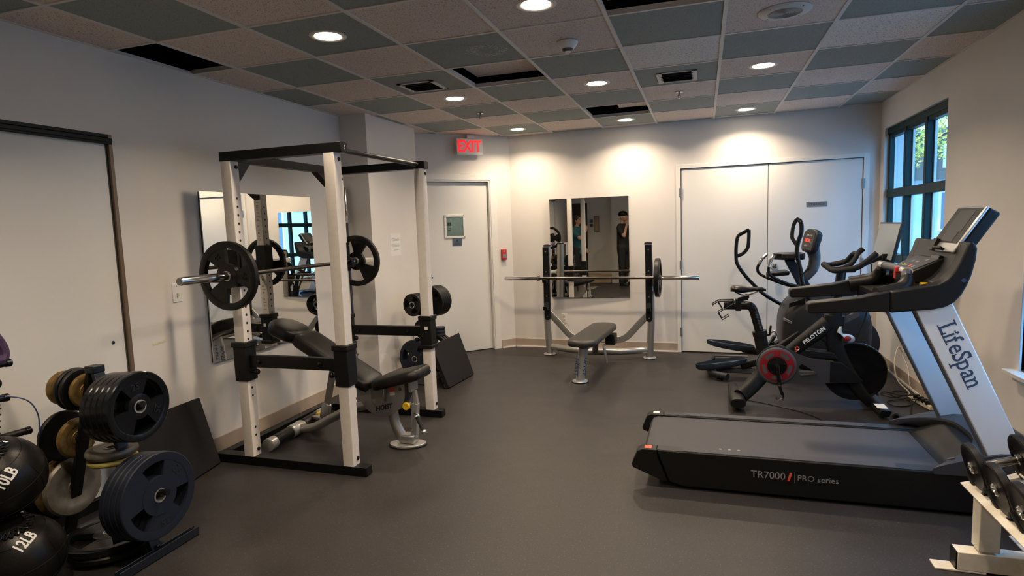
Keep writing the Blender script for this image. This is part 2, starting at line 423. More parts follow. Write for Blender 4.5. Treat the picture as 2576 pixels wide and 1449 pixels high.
m.box((-2.05, -4.6, H+.16), (-.6, -4.5, H+.34)).box((-2.0, -3.35, H+.1), (.2, -3.2, H+.4))
struct('ceiling_void', m, 'plenum')
# lifted tiles: they rest askew above the grid
def lifted(i, j, dz, dx, dy, rz, label, tilt=0):
    c = V((G*(i+.5)+dx, -G*(j+.5)+dy, H+dz)); mb = MB(); a = R(rz)
    mb.obox(c, (math.cos(a), math.sin(a), tilt), (-math.sin(a), math.cos(a), 0), Z, .296, .296, .008)
    single('ceiling_tile', mb, 'tile_pink', label, 'ceiling tile', 'lifted ceiling tiles', origin=c)
lifted(0, 4, .085, .02, .0, .5, 'lifted speckled ceiling tile left of the round lamps, beside the gridded air vent')
lifted(2, 6, .085, .0, .0, 0, 'lifted speckled ceiling tile at the top edge, right of the largest lamp')
lifted(1, 1, .075, .29, -.06, 2, 'ceiling tile pushed halfway aside over the black opening near the far wall')
m = MB(); rr_ = random.Random(3)
for k in range(420):
    a = rr_.uniform(0, 2*PI); r = .10+rr_.gauss(0, .022); x, y = .42+r*math.cos(a), -3.33+r*math.sin(a); q = rr_.uniform(.0015, .004)
    m.add([(x-q, y-q, H+.0035), (x+q, y-q, H+.0035), (x+q, y+q, H+.0035), (x-q, y+q, H+.0035)], [(0, 3, 2, 1)])
o_ = single('plaster_ring', m, 'tile_cream', 'pale speckled ring mark left on the grey ceiling tile beside the smoke detector', 'stain', origin=(.42, -3.33, H)); o_['kind'] = 'stuff'
# baseboards
m = MB(); m.box((XL, -4.24, 0), (XL+.012, -1.94, .105)); m.box((XL, -1.94, 0), (-1.288, -1.952, .105)); m.box((-1.30, -1.94, 0), (-1.288, -.93, .105))
struct('baseboard_left', m, 'rubber_base', bev=.002)
m = MB(); bbox(m, -.57, 1.43, 0.012, .105, 0, .010); dbox(m, 0, .19, 0.012, .105, 0, .010)
struct('baseboard_back', m, 'rubber_base')
m = MB(); bbox(m, -.56, 1.43, 0, .014, 0, .022); dbox(m, 0.01, .19, 0, .014, 0, .022)
struct('trim_2', m, 'trim_paint')
struct('baseboard_right', MB().box((XR-.012, YB, .012), (XR, .06, .105)).box((XR-.024, YB, 0), (XR, .06, .014), 1), ['rubber_base', 'trim_paint'])
# exit door (door_1) in the angled wall
m = MB(); dbox(m, .30, 1.17, .008, 2.075, -.085, -.045)
d1 = struct('door_1', m, 'door_paint', bev=.002)
m = MB()
for s0, s1 in ((.205, .285), (1.19, 1.26)): dbox(m, s0, s1, 0, 2.10, 0, .014)
dbox(m, .205, 1.26, 2.10, 2.17, 0, .014)
dbox(m, .283, .298, 0, 2.10, -.13, .006); dbox(m, 1.175, 1.19, 0, 2.10, -.13, .006); dbox(m, .283, 1.19, 2.082, 2.10, -.13, .006)
struct('trim_3', m, 'trim_paint', bev=.002)
m = MB()
for s0, s1, z0, z1 in ((.615, .64, 1.41, 1.69), (.855, .88, 1.41, 1.69), (.615, .88, 1.665, 1.69), (.615, .88, 1.41, 1.435)): dbox(m, s0, s1, z0, z1, -.047, -.035)
part('window_frame', m, 'trim_paint', d1, bev=.002)
m = MB(); dbox(m, .64, .855, 1.435, 1.665, -.046, -.041); part('pane', m, 'glass_block', d1, label='small square vision pane, greenish, with a paper notice behind')
m = MB()
for k in range(4): dbox(m, .80+.0, .84, 1.50+.022*k, 1.508+.022*k, -.0415, -.040)
dbox(m, .80, .815, 1.56, 1.60, -.0415, -.04); dbox(m, .825, .84, 1.56, 1.60, -.0415, -.04)
part('notice_print', m, 'black_ink', d1)
m = MB(); m.lathe(DW(1.10, .965, -.045), dn, [(.03, 0), (.03, .008), (.014, .012), (.012, .035), (.026, .042), (.03, .055), (.024, .068), (.008, .072)]); part('door_knob', m, 'chrome', d1)
m = MB(); dbox(m, .15, 1.35, 0, 2.3, -.17, -.155); struct('sky_leak_blocker', m, 'plenum')  # unseen dark panel added behind the exit door to block sky light at its gaps
# fire door plaque
pl = thing('door_sign', 'small blue-grey fire door plaque under the little door window', 'sign', DW(.72, 1.325, -.043))
m = MB(); dbox(m, .665, .785, 1.318, 1.405, -.044, -.040); part('plaque', m, 'sign_blue', pl)
text('Fire Door\nKeep Closed', .016, DW(.725, 1.341, -.0395), -du, Z, 'black_ink', pl, depth=.0004)
m = MB(); m.lathe(DW(.725, 1.378, -.0405), dn, [(.013, 0), (.013, .001)]); m2 = MB()
fl = [(0, .018), (.006, .008), (.010, .0), (.006, -.01), (-.006, -.01), (-.010, 0), (-.004, .006)]
m2.prism(fl, DW(.725, 1.378, -.0395), -du, Z, dn, 0, .001); part('flame_symbol', m2, 'black_ink', pl)
# storage double door
m = MB(); bbox(m, 1.480, 2.383, .012, 2.100, -.05, -.008); d2 = struct('door_2', m, 'door_paint', bev=.0015)
m = MB(); bbox(m, 2.389, 3.284, .012, 2.100, -.05, -.008); d3 = struct('door_3', m, 'door_paint', bev=.0015)
m = MB(); bbox(m, 1.472, 3.292, 0, .012, -.06, -.012); bbox(m, 2.383, 2.389, .01, 2.1, -.05, -.03); struct('trim_4', m, 'plenum')
m = MB(); bbox(m, 1.425, 1.472, 0, 2.15, 0, .010); bbox(m, 3.292, 3.345, 0, 2.15, 0, .010); bbox(m, 1.472, 3.292, 2.106, 2.15, 0, .010); struct('trim_5', m, 'trim_paint', bev=.002)
for z in (.24, 1.02, 1.84):
    m = MB(); m.cyl(BW(1.476, z-.055)+bn*.002, BW(1.476, z+.055)+bn*.002, .009, n=12); bbox(m, 1.458, 1.474, z-.05, z+.05, .009, .012); part('hinge', m, 'sign_metal', d2)
    m = MB(); m.cyl(BW(3.288, z-.055)+bn*.002, BW(3.288, z+.055)+bn*.002, .009, n=12); bbox(m, 3.290, 3.306, z-.05, z+.05, .009, .012); part('hinge', m, 'sign_metal', d3)
m = MB(); m.lathe(BW(2.455, .995)-bn*.008, bn, [(.034, 0), (.034, .008), (.015, .012), (.013, .03), (.03, .04), (.034, .055), (.027, .068), (.01, .072)]); part('door_knob', m, 'chrome', d3)
sg = thing('storage_sign', 'grey metal name plate reading STORAGE on the right cupboard door', 'sign', BW(2.86, 1.62))
m = MB(); bbox(m, 2.762, 2.96, 1.622, 1.672, -.008, -.004); part('plaque', m, 'sign_metal', sg, bev=.001)
text('STORAGE', .033, BW(2.862, 1.647)+bn*(-.0035), bu, Z, 'black_ink', sg, depth=.0005, spacing=1.05)
# left sliding panel (door_4) in its recess, with dark head track and brown jamb
m = MB(); m.box((XL-.05, -6.5, .06), (XL-.016, -4.325, 2.095))
d4 = struct('door_4', m, 'door_paint', bev=.003)
m = MB(); m.lathe(V((XL-.0165, -4.405, .925)), X, [(.011, 0), (.011, .0012)]); part('finger_hole', m, 'black_ink', d4, label='small dark round hole in the panel')
m = MB(); m.box((XL-.05, -4.3325, .06), (XL-.0155, -4.325, 2.095)); part('edge_strip', m, 'grey_plastic', d4)
m = MB(); m.box((XL-.075, -6.55, 2.095), (XL+.010, -4.30, 2.118)).box((XL-.075, -6.55, 2.120), (XL+.004, -4.30, 2.14)).box((XL-.005, -6.55, 2.082), (XL+.010, -4.302, 2.096)); struct('trim_6', m, 'black_steel', bev=.003)
m = MB(); m.box((XL-.075, -4.321, 0), (XL+.005, -4.299, 2.14)); struct('trim_7', m, 'brass_trim', bev=.002)
m = MB(); m.box((XL-.07, -6.5, 0), (XL+.01, -4.25, .058)); struct('trim_8', m, 'black_steel')
# windows
def window(name, ya, yb, hid=False):
    xf = XR+.035
    m = MB(); m.box((xf, ya, WZ[0]), (xf+.06, ya+.045, WZ[1])).box((xf, yb-.045, WZ[0]), (xf+.06, yb, WZ[1])).box((xf, ya, WZ[0]), (xf+.06, yb, WZ[0]+.05)).box((xf, ya, WZ[1]-.055), (xf+.06, yb, WZ[1]))
    m.box((xf-.012, ya, WZ[1]-.06), (xf+.005, yb, WZ[1])).box((xf, ya, WZ[1]-.095), (xf+.06, yb, WZ[1]-.05))
    for t in (1/3, 2/3):
        y = ya+(yb-ya)*t; m.box((xf-.01, y-.028, WZ[0]), (xf+.06, y+.028, WZ[1]))
    for z in (1.72, 1.09): m.box((xf-.008, ya, z-.04), (xf+.06, yb, z+.04))
    fr = struct(name, m, 'window_green', bev=.004)
    m = MB()
    for t in range(3):
        y0 = ya+(yb-ya)*t/3+.029; y1 = ya+(yb-ya)*(t+1)/3-.029
        for z0, z1 in ((.65, 1.05), (1.13, 1.68), (1.76, 2.268)):
            m.box((xf+.035, y0, z0), (xf+.039, y1, z1))
    part('glazing', m, 'pane_glass', fr)
    m = MB()                                   # vertical reveal strips of the outer sash
    for t in range(3):
        y0 = ya+(yb-ya)*(t+1)/3-.029
        m.box((xf+.042, y0-.022, .65), (xf+.06, y0, 2.268))
    part('sash', m, 'trim_paint', fr)
    return fr
window('window_1', *W1); window('window_2', *W2)
m = MB(); m.box((XR-.07, W2[0]-.06, .575), (XR+.075, W2[1]+.06, .60)).box((XR-.03, W2[0]-.03, .54), (XR, W2[1]+.03, .575))
m.box((XR-.012, W2[1], .60), (XR+.02, W2[1]+.012, 2.37))
struct('trim_9', m, 'trim_paint', bev=.003)
m = MB(); m.box((XR-.03, W1[0]-.03, .575), (XR+.075, W1[1]+.03, .60)); struct('trim_10', m, 'trim_paint', bev=.003)
# mirrors
mr = thing('wall_mirror', 'square frameless mirror on the left wall behind the power rack', 'mirror', (-1.585, -3.10, .64))
part('mirror_glass', MB().box((-1.578, -3.704, .640), (-1.570, -2.490, 1.842)), 'mirror_glass', mr)
part('backing', MB().box((-1.589, -3.700, .644), (-1.578, -2.494, 1.838)), 'black_steel', mr)
mr = thing('wall_mirror', 'frameless mirror on the far wall behind the flat bench press', 'mirror', (.41, .15, .64))
part('mirror_glass', MB().box((-.067, .128, .640), (.885, .134, 1.835)), 'mirror_glass', mr)
part('backing', MB().box((-.063, .134, .644), (.881, .20, 1.831)), 'black_steel', mr)
m = MB()
# exit sign
ex = thing('exit_sign', 'lit red EXIT sign hanging under the ceiling over the door', 'sign', DW(.56, 2.4, .08))
m = MB(); dbox(m, .40, .735, 2.385, 2.575, .055, .10); dbox(m, .50, .60, 2.575, 2.622, .06, .095)
part('housing', m, 'white_plastic', ex, bev=.006)
text('EXIT', .185, DW(.575, 2.478, .1005), -du, Z, 'exit_red', ex, depth=.003, sx=.82, bold=.004, spacing=.98)
# call point, switch, outlets, notice, tape
al = thing('fire_alarm_switch', 'small red fire alarm pull box beside the exit door frame', 'alarm', DW(.13, 1.12, .0))
m = MB(); dbox(m, .095, .165, 1.115, 1.245, 0, .03); part('box_body', m, 'red_plastic', al, bev=.005)
m = MB(); dbox(m, .108, .152, 1.14, 1.185, .029, .033); part('handle', m, 'grey_ink', al, bev=.001)
text('FIRE', .017, DW(.13, 1.222, .0305), -du, Z, 'white_ink', al, depth=.0004)
lw = thing('light_switch', 'white wall switch plate beside the left wall mirror', 'switch', (XL, -3.945, 1.107))
part('plate', MB().box((XL, -3.980, 1.107), (XL+.006, -3.910, 1.229)), 'white_plastic', lw, bev=.003)
part('toggle', MB().obox((XL+.012, -3.945, 1.155), X, Y, Z, .008, .005, .011), 'cream_plastic', lw, bev=.002)
for z in (1.136, 1.212): part('screw', MB().lathe((XL+.0055, -3.945, z), X, [(.003, 0), (.003, .001)], n=10), 'black_ink', lw)
def outlet(label, c, u, n):
    c, u, n = V(c), V(u), V(n); o = thing('wall_outlet', label, 'outlet', c)
    part('plate', MB().obox(c+n*.003, u, Z, n, .035, .057, .003), 'white_plastic', o, bev=.002)
    for s in (-.022, .022):
        m = MB().lathe(c+Z*s+n*.006, n, [(.017, 0), (.016, .002)], n=20)
        for d in (-.006, .006): m.obox(c+Z*(s+.003)+u*d+n*.0085, u, Z, n, .001, .004, .0006, 1)
        part('receptacle', m, ['cream_plastic', 'black_ink'], o)
    return o
outlet('white power outlet low on the far wall behind the flat bench', BW(.075, .375), bu, bn)
outlet('cream power outlet low on the column behind the farther plate tree', (-1.30, -1.17, .36), -Y, X)
outlet('power outlet on the right wall feeding the white cord', (XR, -.92, .30), Y, -X)
nt_ = thing('notice_sheet', 'white printed paper notice taped to the column side', 'notice', (-1.298, -1.48, 1.27))
part('sheet', MB().box((-1.30, -1.60, 1.268), (-1.2985, -1.385, 1.498)), 'paper', nt_)
m = MB()
for k, (z, w) in enumerate(((1.443, .15), (1.432, .17), (1.421, .13), (1.385, .16), (1.374, .18), (1.363, .14), (1.325, .09))):
    m.box((-1.2985, -1.4925-w/2, z), (-1.2980, -1.4925+w/2, z+.004))
part('printed_lines', m, 'print_grey', nt_)
m = MB(); m.obox((XL+.0008, -4.11, .868), X, V((0, 1, .10)), Z, .0006, .048, .007)
single('masking_tape', m, 'tape', 'short strip of yellowed masking tape on the left wall', 'tape', origin=(XL, -4.11, .868))

# ---------------------------------------------------------------- ceiling fixtures
lamps = [(.914, -3.962, 'largest round recessed ceiling lamp at the top centre'), (-.305, -3.962, 'round recessed ceiling lamp nearest the left wall, above the rack'),
 (-.305, -2.134, 'recessed ceiling lamp beside the gridded vent, above the plate tree'), (-.305, -.305, 'recessed ceiling lamp in the far left corner by the exit sign'),
 (.914, -2.134, 'recessed ceiling lamp in the middle, two tiles past the smoke detector'), (.914, -.305, 'recessed ceiling lamp by the far wall above the bench mirror, past the black opening'),
 (2.134, -2.134, 'recessed ceiling lamp above the bike, between the speaker and the window wall'), (2.134, -.305, 'recessed ceiling lamp by the far wall above the storage doors'),
 (2.134, -3.962, 'recessed ceiling lamp above the treadmill, seen only in reflection'), (-.305, -5.791, 'recessed ceiling lamp behind the viewer on the left'),
 (.914, -5.791, 'recessed ceiling lamp behind the viewer in the middle'), (2.134, -5.791, 'recessed ceiling lamp behind the viewer on the right')]
emis = mat('lamp_lens', (1, .95, .85), .4, emit=(1.0, .86, .66), estr=28)
LP = 11
for x, y, lb in lamps:
    t = thing('ceiling_lamp', lb, 'ceiling lamp', (x, y, H), 'round recessed ceiling lamps')
    part('trim_ring', MB().lathe((x, y, H+.004), -Z, [(.075, -.02), (.075, .001), (.084, .004), (.098, .004), (.104, .0), (.104, -.002)], n=40, caps=False), 'lamp_trim', t)
    part('lens', MB().lathe((x, y, H+.006), -Z, [(.076, 0), (.070, .004), (.002, .006)], n=40), 'lamp_lens', t)
    ld = bpy.data.lights.new('lamp_light', 'AREA'); ld.shape = 'DISK'; ld.size = .14; ld.energy = LP; ld.color = (1, .80, .58); ld.spread = R(138)
    lo = bpy.data.objects.new('lamp_light', ld); COL.objects.link(lo); lo.parent = t; lo.location = (0, 0, -.006)
def vent(x, y, lb, style):
    t = thing('air_vent', lb, 'vent', (x, y, H), 'square ceiling vents'); w, h = (.15, .17)
    m = MB(); s = .148
    if style: m.box((x-s, y-s*1.1, H-.006), (x-s+.04, y+s*1.1, H+.003)).box((x+s-.04, y-s*1.1, H-.006), (x+s, y+s*1.1, H+.003)).box((x-s, y-s*1.1, H-.002), (x+s, y-s*1.1+.012, H+.003)).box((x-s, y+s*1.1-.012, H-.002), (x+s, y+s*1.1, H+.003))
    else: m.box((x-s, y-s, H-.004), (x-s+.03, y+s, H+.003)).box((x+s-.03, y-s, H-.004), (x+s, y+s, H+.003)).box((x-s, y-s, H-.004), (x+s, y-s+.025, H+.003)).box((x-s, y+s-.02, H-.004), (x+s, y+s, H+.003))
    part('frame', m, 'grille_white', t)
    part('backing', MB().box((x-s+.02, y-s+.01, H-.0006), (x+s-.02, y+s-.01, H+.003)), 'plenum', t)
    for k in range(5):
        yy = y-s+.045+k*.05
        part('louver', MB().obox((x, yy, H-.002), X, V((0, 1, .5)), Z, s-.03, .016, .001), 'black_steel' if k else 'grey_plastic', t)
vent(-.35, -2.66, 'white square air vent in the grey tile left of the lifted tile', 0)
vent(1.525, -2.08, 'white-ended rectangular air vent in the grey tile right of the middle lamp', 1)
t = thing('smoke_detector', 'white round smoke detector between the largest lamp and the middle lamp', 'smoke detector', (.93, -3.30, H-.06))
part('base', MB().lathe((.93, -3.30, H+.002), -Z, [(.062, 0), (.066, .004), (.060, .016), (.040, .040), (.034, .042)], n=36), 'white_plastic', t)
part('sensor_head', MB().lathe((.93, -3.30, H-.038), -Z, [(.034, 0), (.032, .012), (.022, .018), (.006, .019)], n=30), 'grey_plastic', t)
part('end_cap', MB().lathe((.93, -3.30, H-.056), -Z, [(.020, 0), (.018, .006), (.004, .007)], n=24), 'white_plastic', t)
t = thing('ceiling_speaker', 'round ceiling speaker with a white rim and grey grille', 'speaker', (2.135, -3.34, H-.01))
part('rim', MB().lathe((2.135, -3.34, H+.003), -Z, [(.085, .006), (.088, .012), (.128, .008), (.136, .002), (.136, 0)], n=48, caps=False), 'grille_white', t)
m = MB().lathe((2.135, -3.34, H+.003), -Z, [(.089, .008), (.086, .011), (.002, .012)], n=48)
for r in range(1, 8): m.torus((2.135, -3.34, H-.009), Z, .011*r, .0018, n=40, k=5)
part('grille', m, 'speaker_mesh', t)
for k in range(4):
    a = PI/4+k*PI/2; part('screw', MB().lathe((2.135+.112*math.cos(a), -3.34+.112*math.sin(a), H-.005), -Z, [(.005, 0), (.004, .003)], n=10), 'black_ink', t)
for x, y, lb in ((-.34, -1.43, 'small sprinkler head in the grey tile left of the middle, near the exit sign'), (1.52, -1.50, 'small sprinkler head beyond the white-ended vent')):
    t = thing('fire_sprinkler', lb, 'sprinkler', (x, y, H-.05), 'ceiling sprinklers')
    part('escutcheon', MB().lathe((x, y, H), -Z, [(.034, -.001), (.034, .003), (.012, .008)], n=28), 'bar_steel', t)
    m = MB().cyl((x, y, H), (x, y, H-.03), .008, n=12).bar((x-.012, y, H-.028), (x-.003, y, H-.05), .004, .004).bar((x+.012, y, H-.028), (x+.003, y, H-.05), .004, .004).bar((x-.013, y, H-.029), (x+.013, y, H-.029), .005, .005)
    m.lathe((x, y, H-.05), -Z, [(.013, 0), (.013, .002)], n=16); part('head', m, 'bar_steel', t)
# ================================================================ weight plates
def plate_mesh(r, t, style='grip', rot=0, hub=.0255):
    sp_ = 25 if r > .2 else 31
    """plate body round local +X, from x=-t/2 to x=t/2"""
    m = MB(); O = (0, 0, 0); h = t/2
    if style == 'grip':              # three openings, raised rim and hub
        m.lathe((-h, 0, 0), X, [(r*.80, .002), (r*.83, 0), (r*.97, 0), (r, .004), (r, t-.004), (r*.97, t), (r*.83, t), (r*.80, t-.002), (r*.80, .002)], n=56, caps=False)
        m.lathe((-h, 0, 0), X, [(hub, t), (hub, 0), (hub+.012, 0), (r*.36, .003), (r*.36, t-.003), (hub+.012, t), (hub, t)], n=40, caps=False)
        for k in range(3):
            a = R(rot+120*k); m.sector(O, X, Z, r*.33, r*.82, a-R(sp_), a+R(sp_), -h*.78, h*.78, n=12)
    elif style == 'tri':             # three trapezoid holes near the rim
        m.lathe((-h, 0, 0), X, [(r*.80, .001), (r*.84, 0), (r*.98, 0), (r, .004), (r, t-.004), (r*.98, t), (r*.84, t), (r*.80, t-.001), (r*.80, .001)], n=56, caps=False)
        m.lathe((-h, 0, 0), X, [(hub, t), (hub, 0), (r*.45, 0), (r*.45, t), (hub, t)], n=48, caps=False)
        for k in range(3):
            a = R(rot+120*k); m.sector(O, X, Z, r*.43, r*.82, a-R(38), a+R(38), -h*.86, h*.86, n=12)
    elif style == 'solid':
        m.lathe((-h, 0, 0), X, [(hub, t*.9), (hub, t*.1), (hub+.014, .001), (hub+.02, t*.16), (r*.78, t*.16), (r*.86, 0), (r*.95, 0), (r, t*.25), (r, t*.75), (r*.95, t), (r*.86, t), (r*.78, t*.84), (hub+.02, t*.84), (hub+.014, t-.001), (hub, t*.9)], n=48, caps=False)
    elif style == 'round':           # plastic-shelled cement plate
        m.lathe((-h, 0, 0), X, [(hub-.006, t*.9), (hub-.006, t*.1), (hub+.01, .001), (hub+.012, t*.1), (r*.6, t*.1), (r*.64, .001), (r*.8, 0), (r*.94, t*.12), (r, t*.4), (r, t*.6), (r*.94, t*.88), (r*.8, t), (r*.64, t-.001), (r*.6, t*.9), (hub+.012, t*.9), (hub+.01, t-.001), (hub-.006, t*.9)], n=44, caps=False)
    return m
PROTO = {}
def place_dir(o, c, d, roll=0):
    d = V(d).normalized(); q = X.rotation_difference(d)
    o.location = c; o.rotation_mode = 'QUATERNION'
    from mathutils import Quaternion
    o.rotation_quaternion = q @ Quaternion((1, 0, 0), R(roll))
def plate(c, d, r, t, style, material, label, group, marks=None, roll=0, ring=True):
    key = (r, t, style, material, marks, ring)
    if key not in PROTO:
        o = thing('weight_plate', label, 'weight plate', (0, 0, 0), group)
        part('plate_body', plate_mesh(r, t, style), material, o, local=True)
        if ring: part('hub_ring', MB().lathe((-t/2-.001, 0, 0), X, [(.0255, 0), (.032, 0), (.032, t+.002), (.0255, t+.002), (.0255, 0)], n=28, caps=False), 'silver_light', o, local=True)
        if marks:
            for a, s in marks[1]:
                q = V((0, -math.sin(R(a)), math.cos(R(a)))); rr = r*marks[2]
                for sg in (1, -1):
                    text(marks[0], s, q*rr+X*sg*(t*.5*.86+.0006), q.cross(X*sg), q, marks[3], o, depth=.0012, name='number')
        PROTO[key] = o
    else:
        o = clone(PROTO[key], label, group)
        if 'group' in o and not group: del o['group']
    place_dir(o, c, d, roll); return o

# ================================================================ power rack
RX0, RX1, RY0, RY1 = -1.178, -.415, -3.835, -2.652
rk = thing('power_rack', 'tall cream and black power rack with a loaded barbell on its hooks', 'power rack', (-.8, -3.24, 0))
w = .0375
def upright(x, y, nums):
    m = MB().loft([[V((x+p_, y+q_, z)) for p_, q_ in rrect(w, w, .004, 3)] for z in (.06, 2.0)])
    for k in range(31):
        z = .20+k*.054
        if abs(z-.70) < .14 or .27 < z < .44 or z > 1.80: continue
        for s in ((-1, 1) if x < -1 else (-1,)): m.lathe((x+s*(w-.0004), y, z), X*s, [(.0085, 0), (.0085, .0010)], n=12, m=1)
    u = part('upright', m, ['steel_white', 'black_ink'], rk)
    for s in (-1, 1):
        for z in (.10, 1.965): part('bolt', MB().lathe((x+s*w, y+.012, z), X*s, [(.013, 0), (.013, .006), (.006, .009)], n=8), 'black_steel', u)
    if nums:
        s = nums
        for k in range(2, 25):
            z = .50+k*.058
            if abs(z-.70) < .15 or 1.18 < z < 1.46: continue
            text(str(k), .026, (x+.004, y+s*(w+.0005), z), X*(-s), Z, 'black_ink', u, depth=.0003, name='height_number')
        m = MB()
        for k in range(2, 25):
            z = .50+k*.058+.029
            if abs(z-.70) < .15 or 1.18 < z < 1.46: continue
            m.box((x-.016, y+s*w, z-.0012), (x+.016, y+s*(w+.0006), z+.0012))
        part('height_marks', m, 'black_ink', u)
    return u
upright(RX0, RY0, 0); upright(RX1, RY0, 0); upright(RX1, RY1, 0); upright(RX0, RY1, -1)
part('base_beam', MB().box((-1.45, RY0-w, 0), (-.292, RY0+w, .06)), 'black_steel', rk, bev=.003)
part('base_beam', MB().box((-1.45, RY1-w, 0), (-.312, RY1+w, .06)), 'black_steel', rk, bev=.003)
for y in (RY0, RY1):
    part('beam_end_cap', MB().box((-.312 if y == RY1 else -.292, y-w+.006, .006), (-.309 if y == RY1 else -.289, y+w-.006, .054)), 'black_matte', rk)
m = MB().box((-1.45, RY0+w, 0), (-1.385, RY1-w, .06)); b = part('rear_base_beam', m, 'black_steel', rk, bev=.003)
m = MB()
for k in range(5): m.lathe((-1.4175, -3.6+.2*k, .0602), Z, [(.011, 0), (.011, .0005)], n=12)
part('beam_holes', m, 'grey_plastic', b)
part('top_beam', MB().box((-1.222, RY0-w, 2.0), (-.325, RY0+w, 2.06)), 'black_steel', rk, bev=.003)
part('top_beam', MB().box((-1.222, RY1-w, 2.0), (-.36, RY1+w, 2.06)), 'black_steel', rk, bev=.003)
part('side_beam', MB().box((RX0-.03, RY0+w, 2.0), (RX0+.03, RY1-w, 2.055)), 'black_steel', rk, bev=.003)
part('pull_up_bar', MB().cyl((RX1, RY0+w, 2.03), (RX1, RY1-w, 2.03), .016), 'black_steel', rk)
text('S', .035, (-.3235, RY0, 2.03), Y, Z, 'white_ink', rk, depth=.0004, name='end_mark')
for y, s in ((RY0+w, 1), (RY1-w, -1)):
    m = MB(); m.loft([[V((xx, y, 2.0)), V((xx, y+s*(.12 if s > 0 else .26), 2.0)), V((xx, y, 1.86 if s > 0 else 1.83))] for xx in (RX0-.028, RX0+.028)]); part('gusset', m, 'black_steel', rk)
# sliding safety bars with their sleeves and pins
for y, face in ((RY0, -1), (RY1, 1)):
    sp = part('safety_bar', MB().box((RX0+w+.012, y-.02, .665), (RX1-w-.012, y+.02, .745)), 'black_steel', rk, bev=.004)
    for x, s in ((RX0, 1), (RX1, -1)):
        m = MB().box((x-w-.012, y-w-.012, .575), (x+w+.012, y+w+.012, .83)).box((x-w-.02, y-w-.02, .80), (x+w+.02, y+w+.02, .835))
        if y == RY1: m.box((x-w-.02, y-w-.02, .570), (x+w+.02, y+w+.02, .60))
        sl = part('sleeve', m, 'black_matte', rk, bev=.005)
        m = MB().cyl((x+s*(w+.01), y-.01, .635), (x+s*(w+.045), y-.01, .635), .010).ball((x+s*(w+.06), y-.01, .635), .019, 16, 10); part('pull_pin', m, 'black_gloss', sl)
        if y == RY1: part('sticker', MB().box((x-.005, y-w-.0135, .725), (x+.022, y-w-.012, .75)), 'paper', sl)
    for x in (RX0+.13, RX1-.17): part('bolt', MB().lathe((x, y-.02, .705), -Y, [(.017, 0), (.017, .006), (.008, .010)], n=6), 'black_gloss', sp)
BZ, BX = 1.287, -1.098
for y in (RY0, RY1):
    m = MB().box((RX0-w-.012, y-w-.012, 1.20), (RX0+w+.012, y+w+.012, 1.44))
    m.box((RX0+w+.01, y-.03, 1.235), (RX0+w+.075, y+.03, 1.266)).box((RX0+w+.06, y-.03, 1.235), (RX0+w+.078, y+.03, 1.31)).box((RX0+w+.010, y-.03, 1.235), (RX0+w+.024, y+.03, 1.42))
    part('bar_hook', m, 'black_matte', rk, bev=.004)
# loaded barbell on the rack hooks
bx = RX0+w+.042; bz = 1.281
bb = thing('barbell', 'steel barbell resting across the hooks of the power rack, parallel to the left wall', 'barbell', (bx, -3.3, bz), 'olympic barbells')
def barbell(o, p, d, L=2.2, sl=.425):
    p, d = V(p), V(d).normalized(); h = L/2
    part('shaft', MB().cyl(p-d*(h-sl), p+d*(h-sl), .0145, n=20), 'bar_dark', o)
    for s in (-1, 1):
        part('sleeve', MB().lathe(p+d*s*(h-sl), d*s, [(.0145, 0), (.037, .0), (.037, .018), (.025, .020), (.025, sl-.003), (.023, sl)], n=28), 'chrome', o)
        part('end_cap', MB().lathe(p+d*s*h, d*s, [(.021, -.002), (.020, .0015), (.002, .0015)], n=24), 'grey_ink', o)
barbell(bb, (bx, -3.30, bz), Y, 2.15)
plate((bx, -4.005, bz), Y, .216, .036, 'grip', 'plate_black', 'large black three-spoke weight plate on the near end of the racked barbell', 'plates on the racked barbell', ('45', ((0, .05), (120, .05)), .60, 'black_steel'), roll=-28)
plate((bx, -2.552, bz), Y, .216, .036, 'grip', 'plate_black', 'large black three-spoke weight plate on the far end of the racked barbell', 'plates on the racked barbell', ('45', ((0, .05), (120, .05)), .60, 'black_steel'), roll=12)
# bar leaning in the corner by the column
lb = thing('barbell', 'barbell standing upright in the corner, leaning on the column behind the rack', 'barbell', (-1.45, -2.06, 0), 'olympic barbells')
p0 = V((-1.452, -2.12, .028)); p1 = V((-1.552, -1.975, 1.95)); dd = (p1-p0).normalized(); LL = (p1-p0).length
barbell(lb, (p0+p1)/2, dd, LL, .34)

# ================================================================ adjustable bench in the rack
yb = -3.30
ab = thing('adjustable_bench', 'black padded incline bench on a silver frame inside the power rack', 'bench', (-.8, yb, 0))
ud = V((-.58, 0, .335)).normalized(); wn = V((.335, 0, .58)).normalized()
part('back_pad', cushion(MB(), V((-.815, yb, .632)), ud, Y, wn, .345, .135, .075, .05), 'vinyl', ab, ang=60)
hd = V((-.86, 0, .32)).normalized(); hn = V((.32, 0, .86)).normalized()
part('head_pad', cushion(MB(), V((-1.225, yb, .85)), hd, Y, hn, .145, .132, .085, .11), 'vinyl', ab, ang=60)
sd = V((.97, 0, .24)).normalized(); sn = V((-.24, 0, .97)).normalized()
part('seat', cushion(MB(), V((-.325, yb, .530)), sd, Y, sn, .185, .155, .07, .07, taper=-.12), 'vinyl', ab, ang=60)
m = MB(); m.bar((-1.28, yb, .79), (-1.08, yb, .70), .05, .03); m.bar((-1.10, yb, .71), (-.50, yb, .365), .06, .035); part('back_frame', m, 'silver_paint', ab, bev=.004)
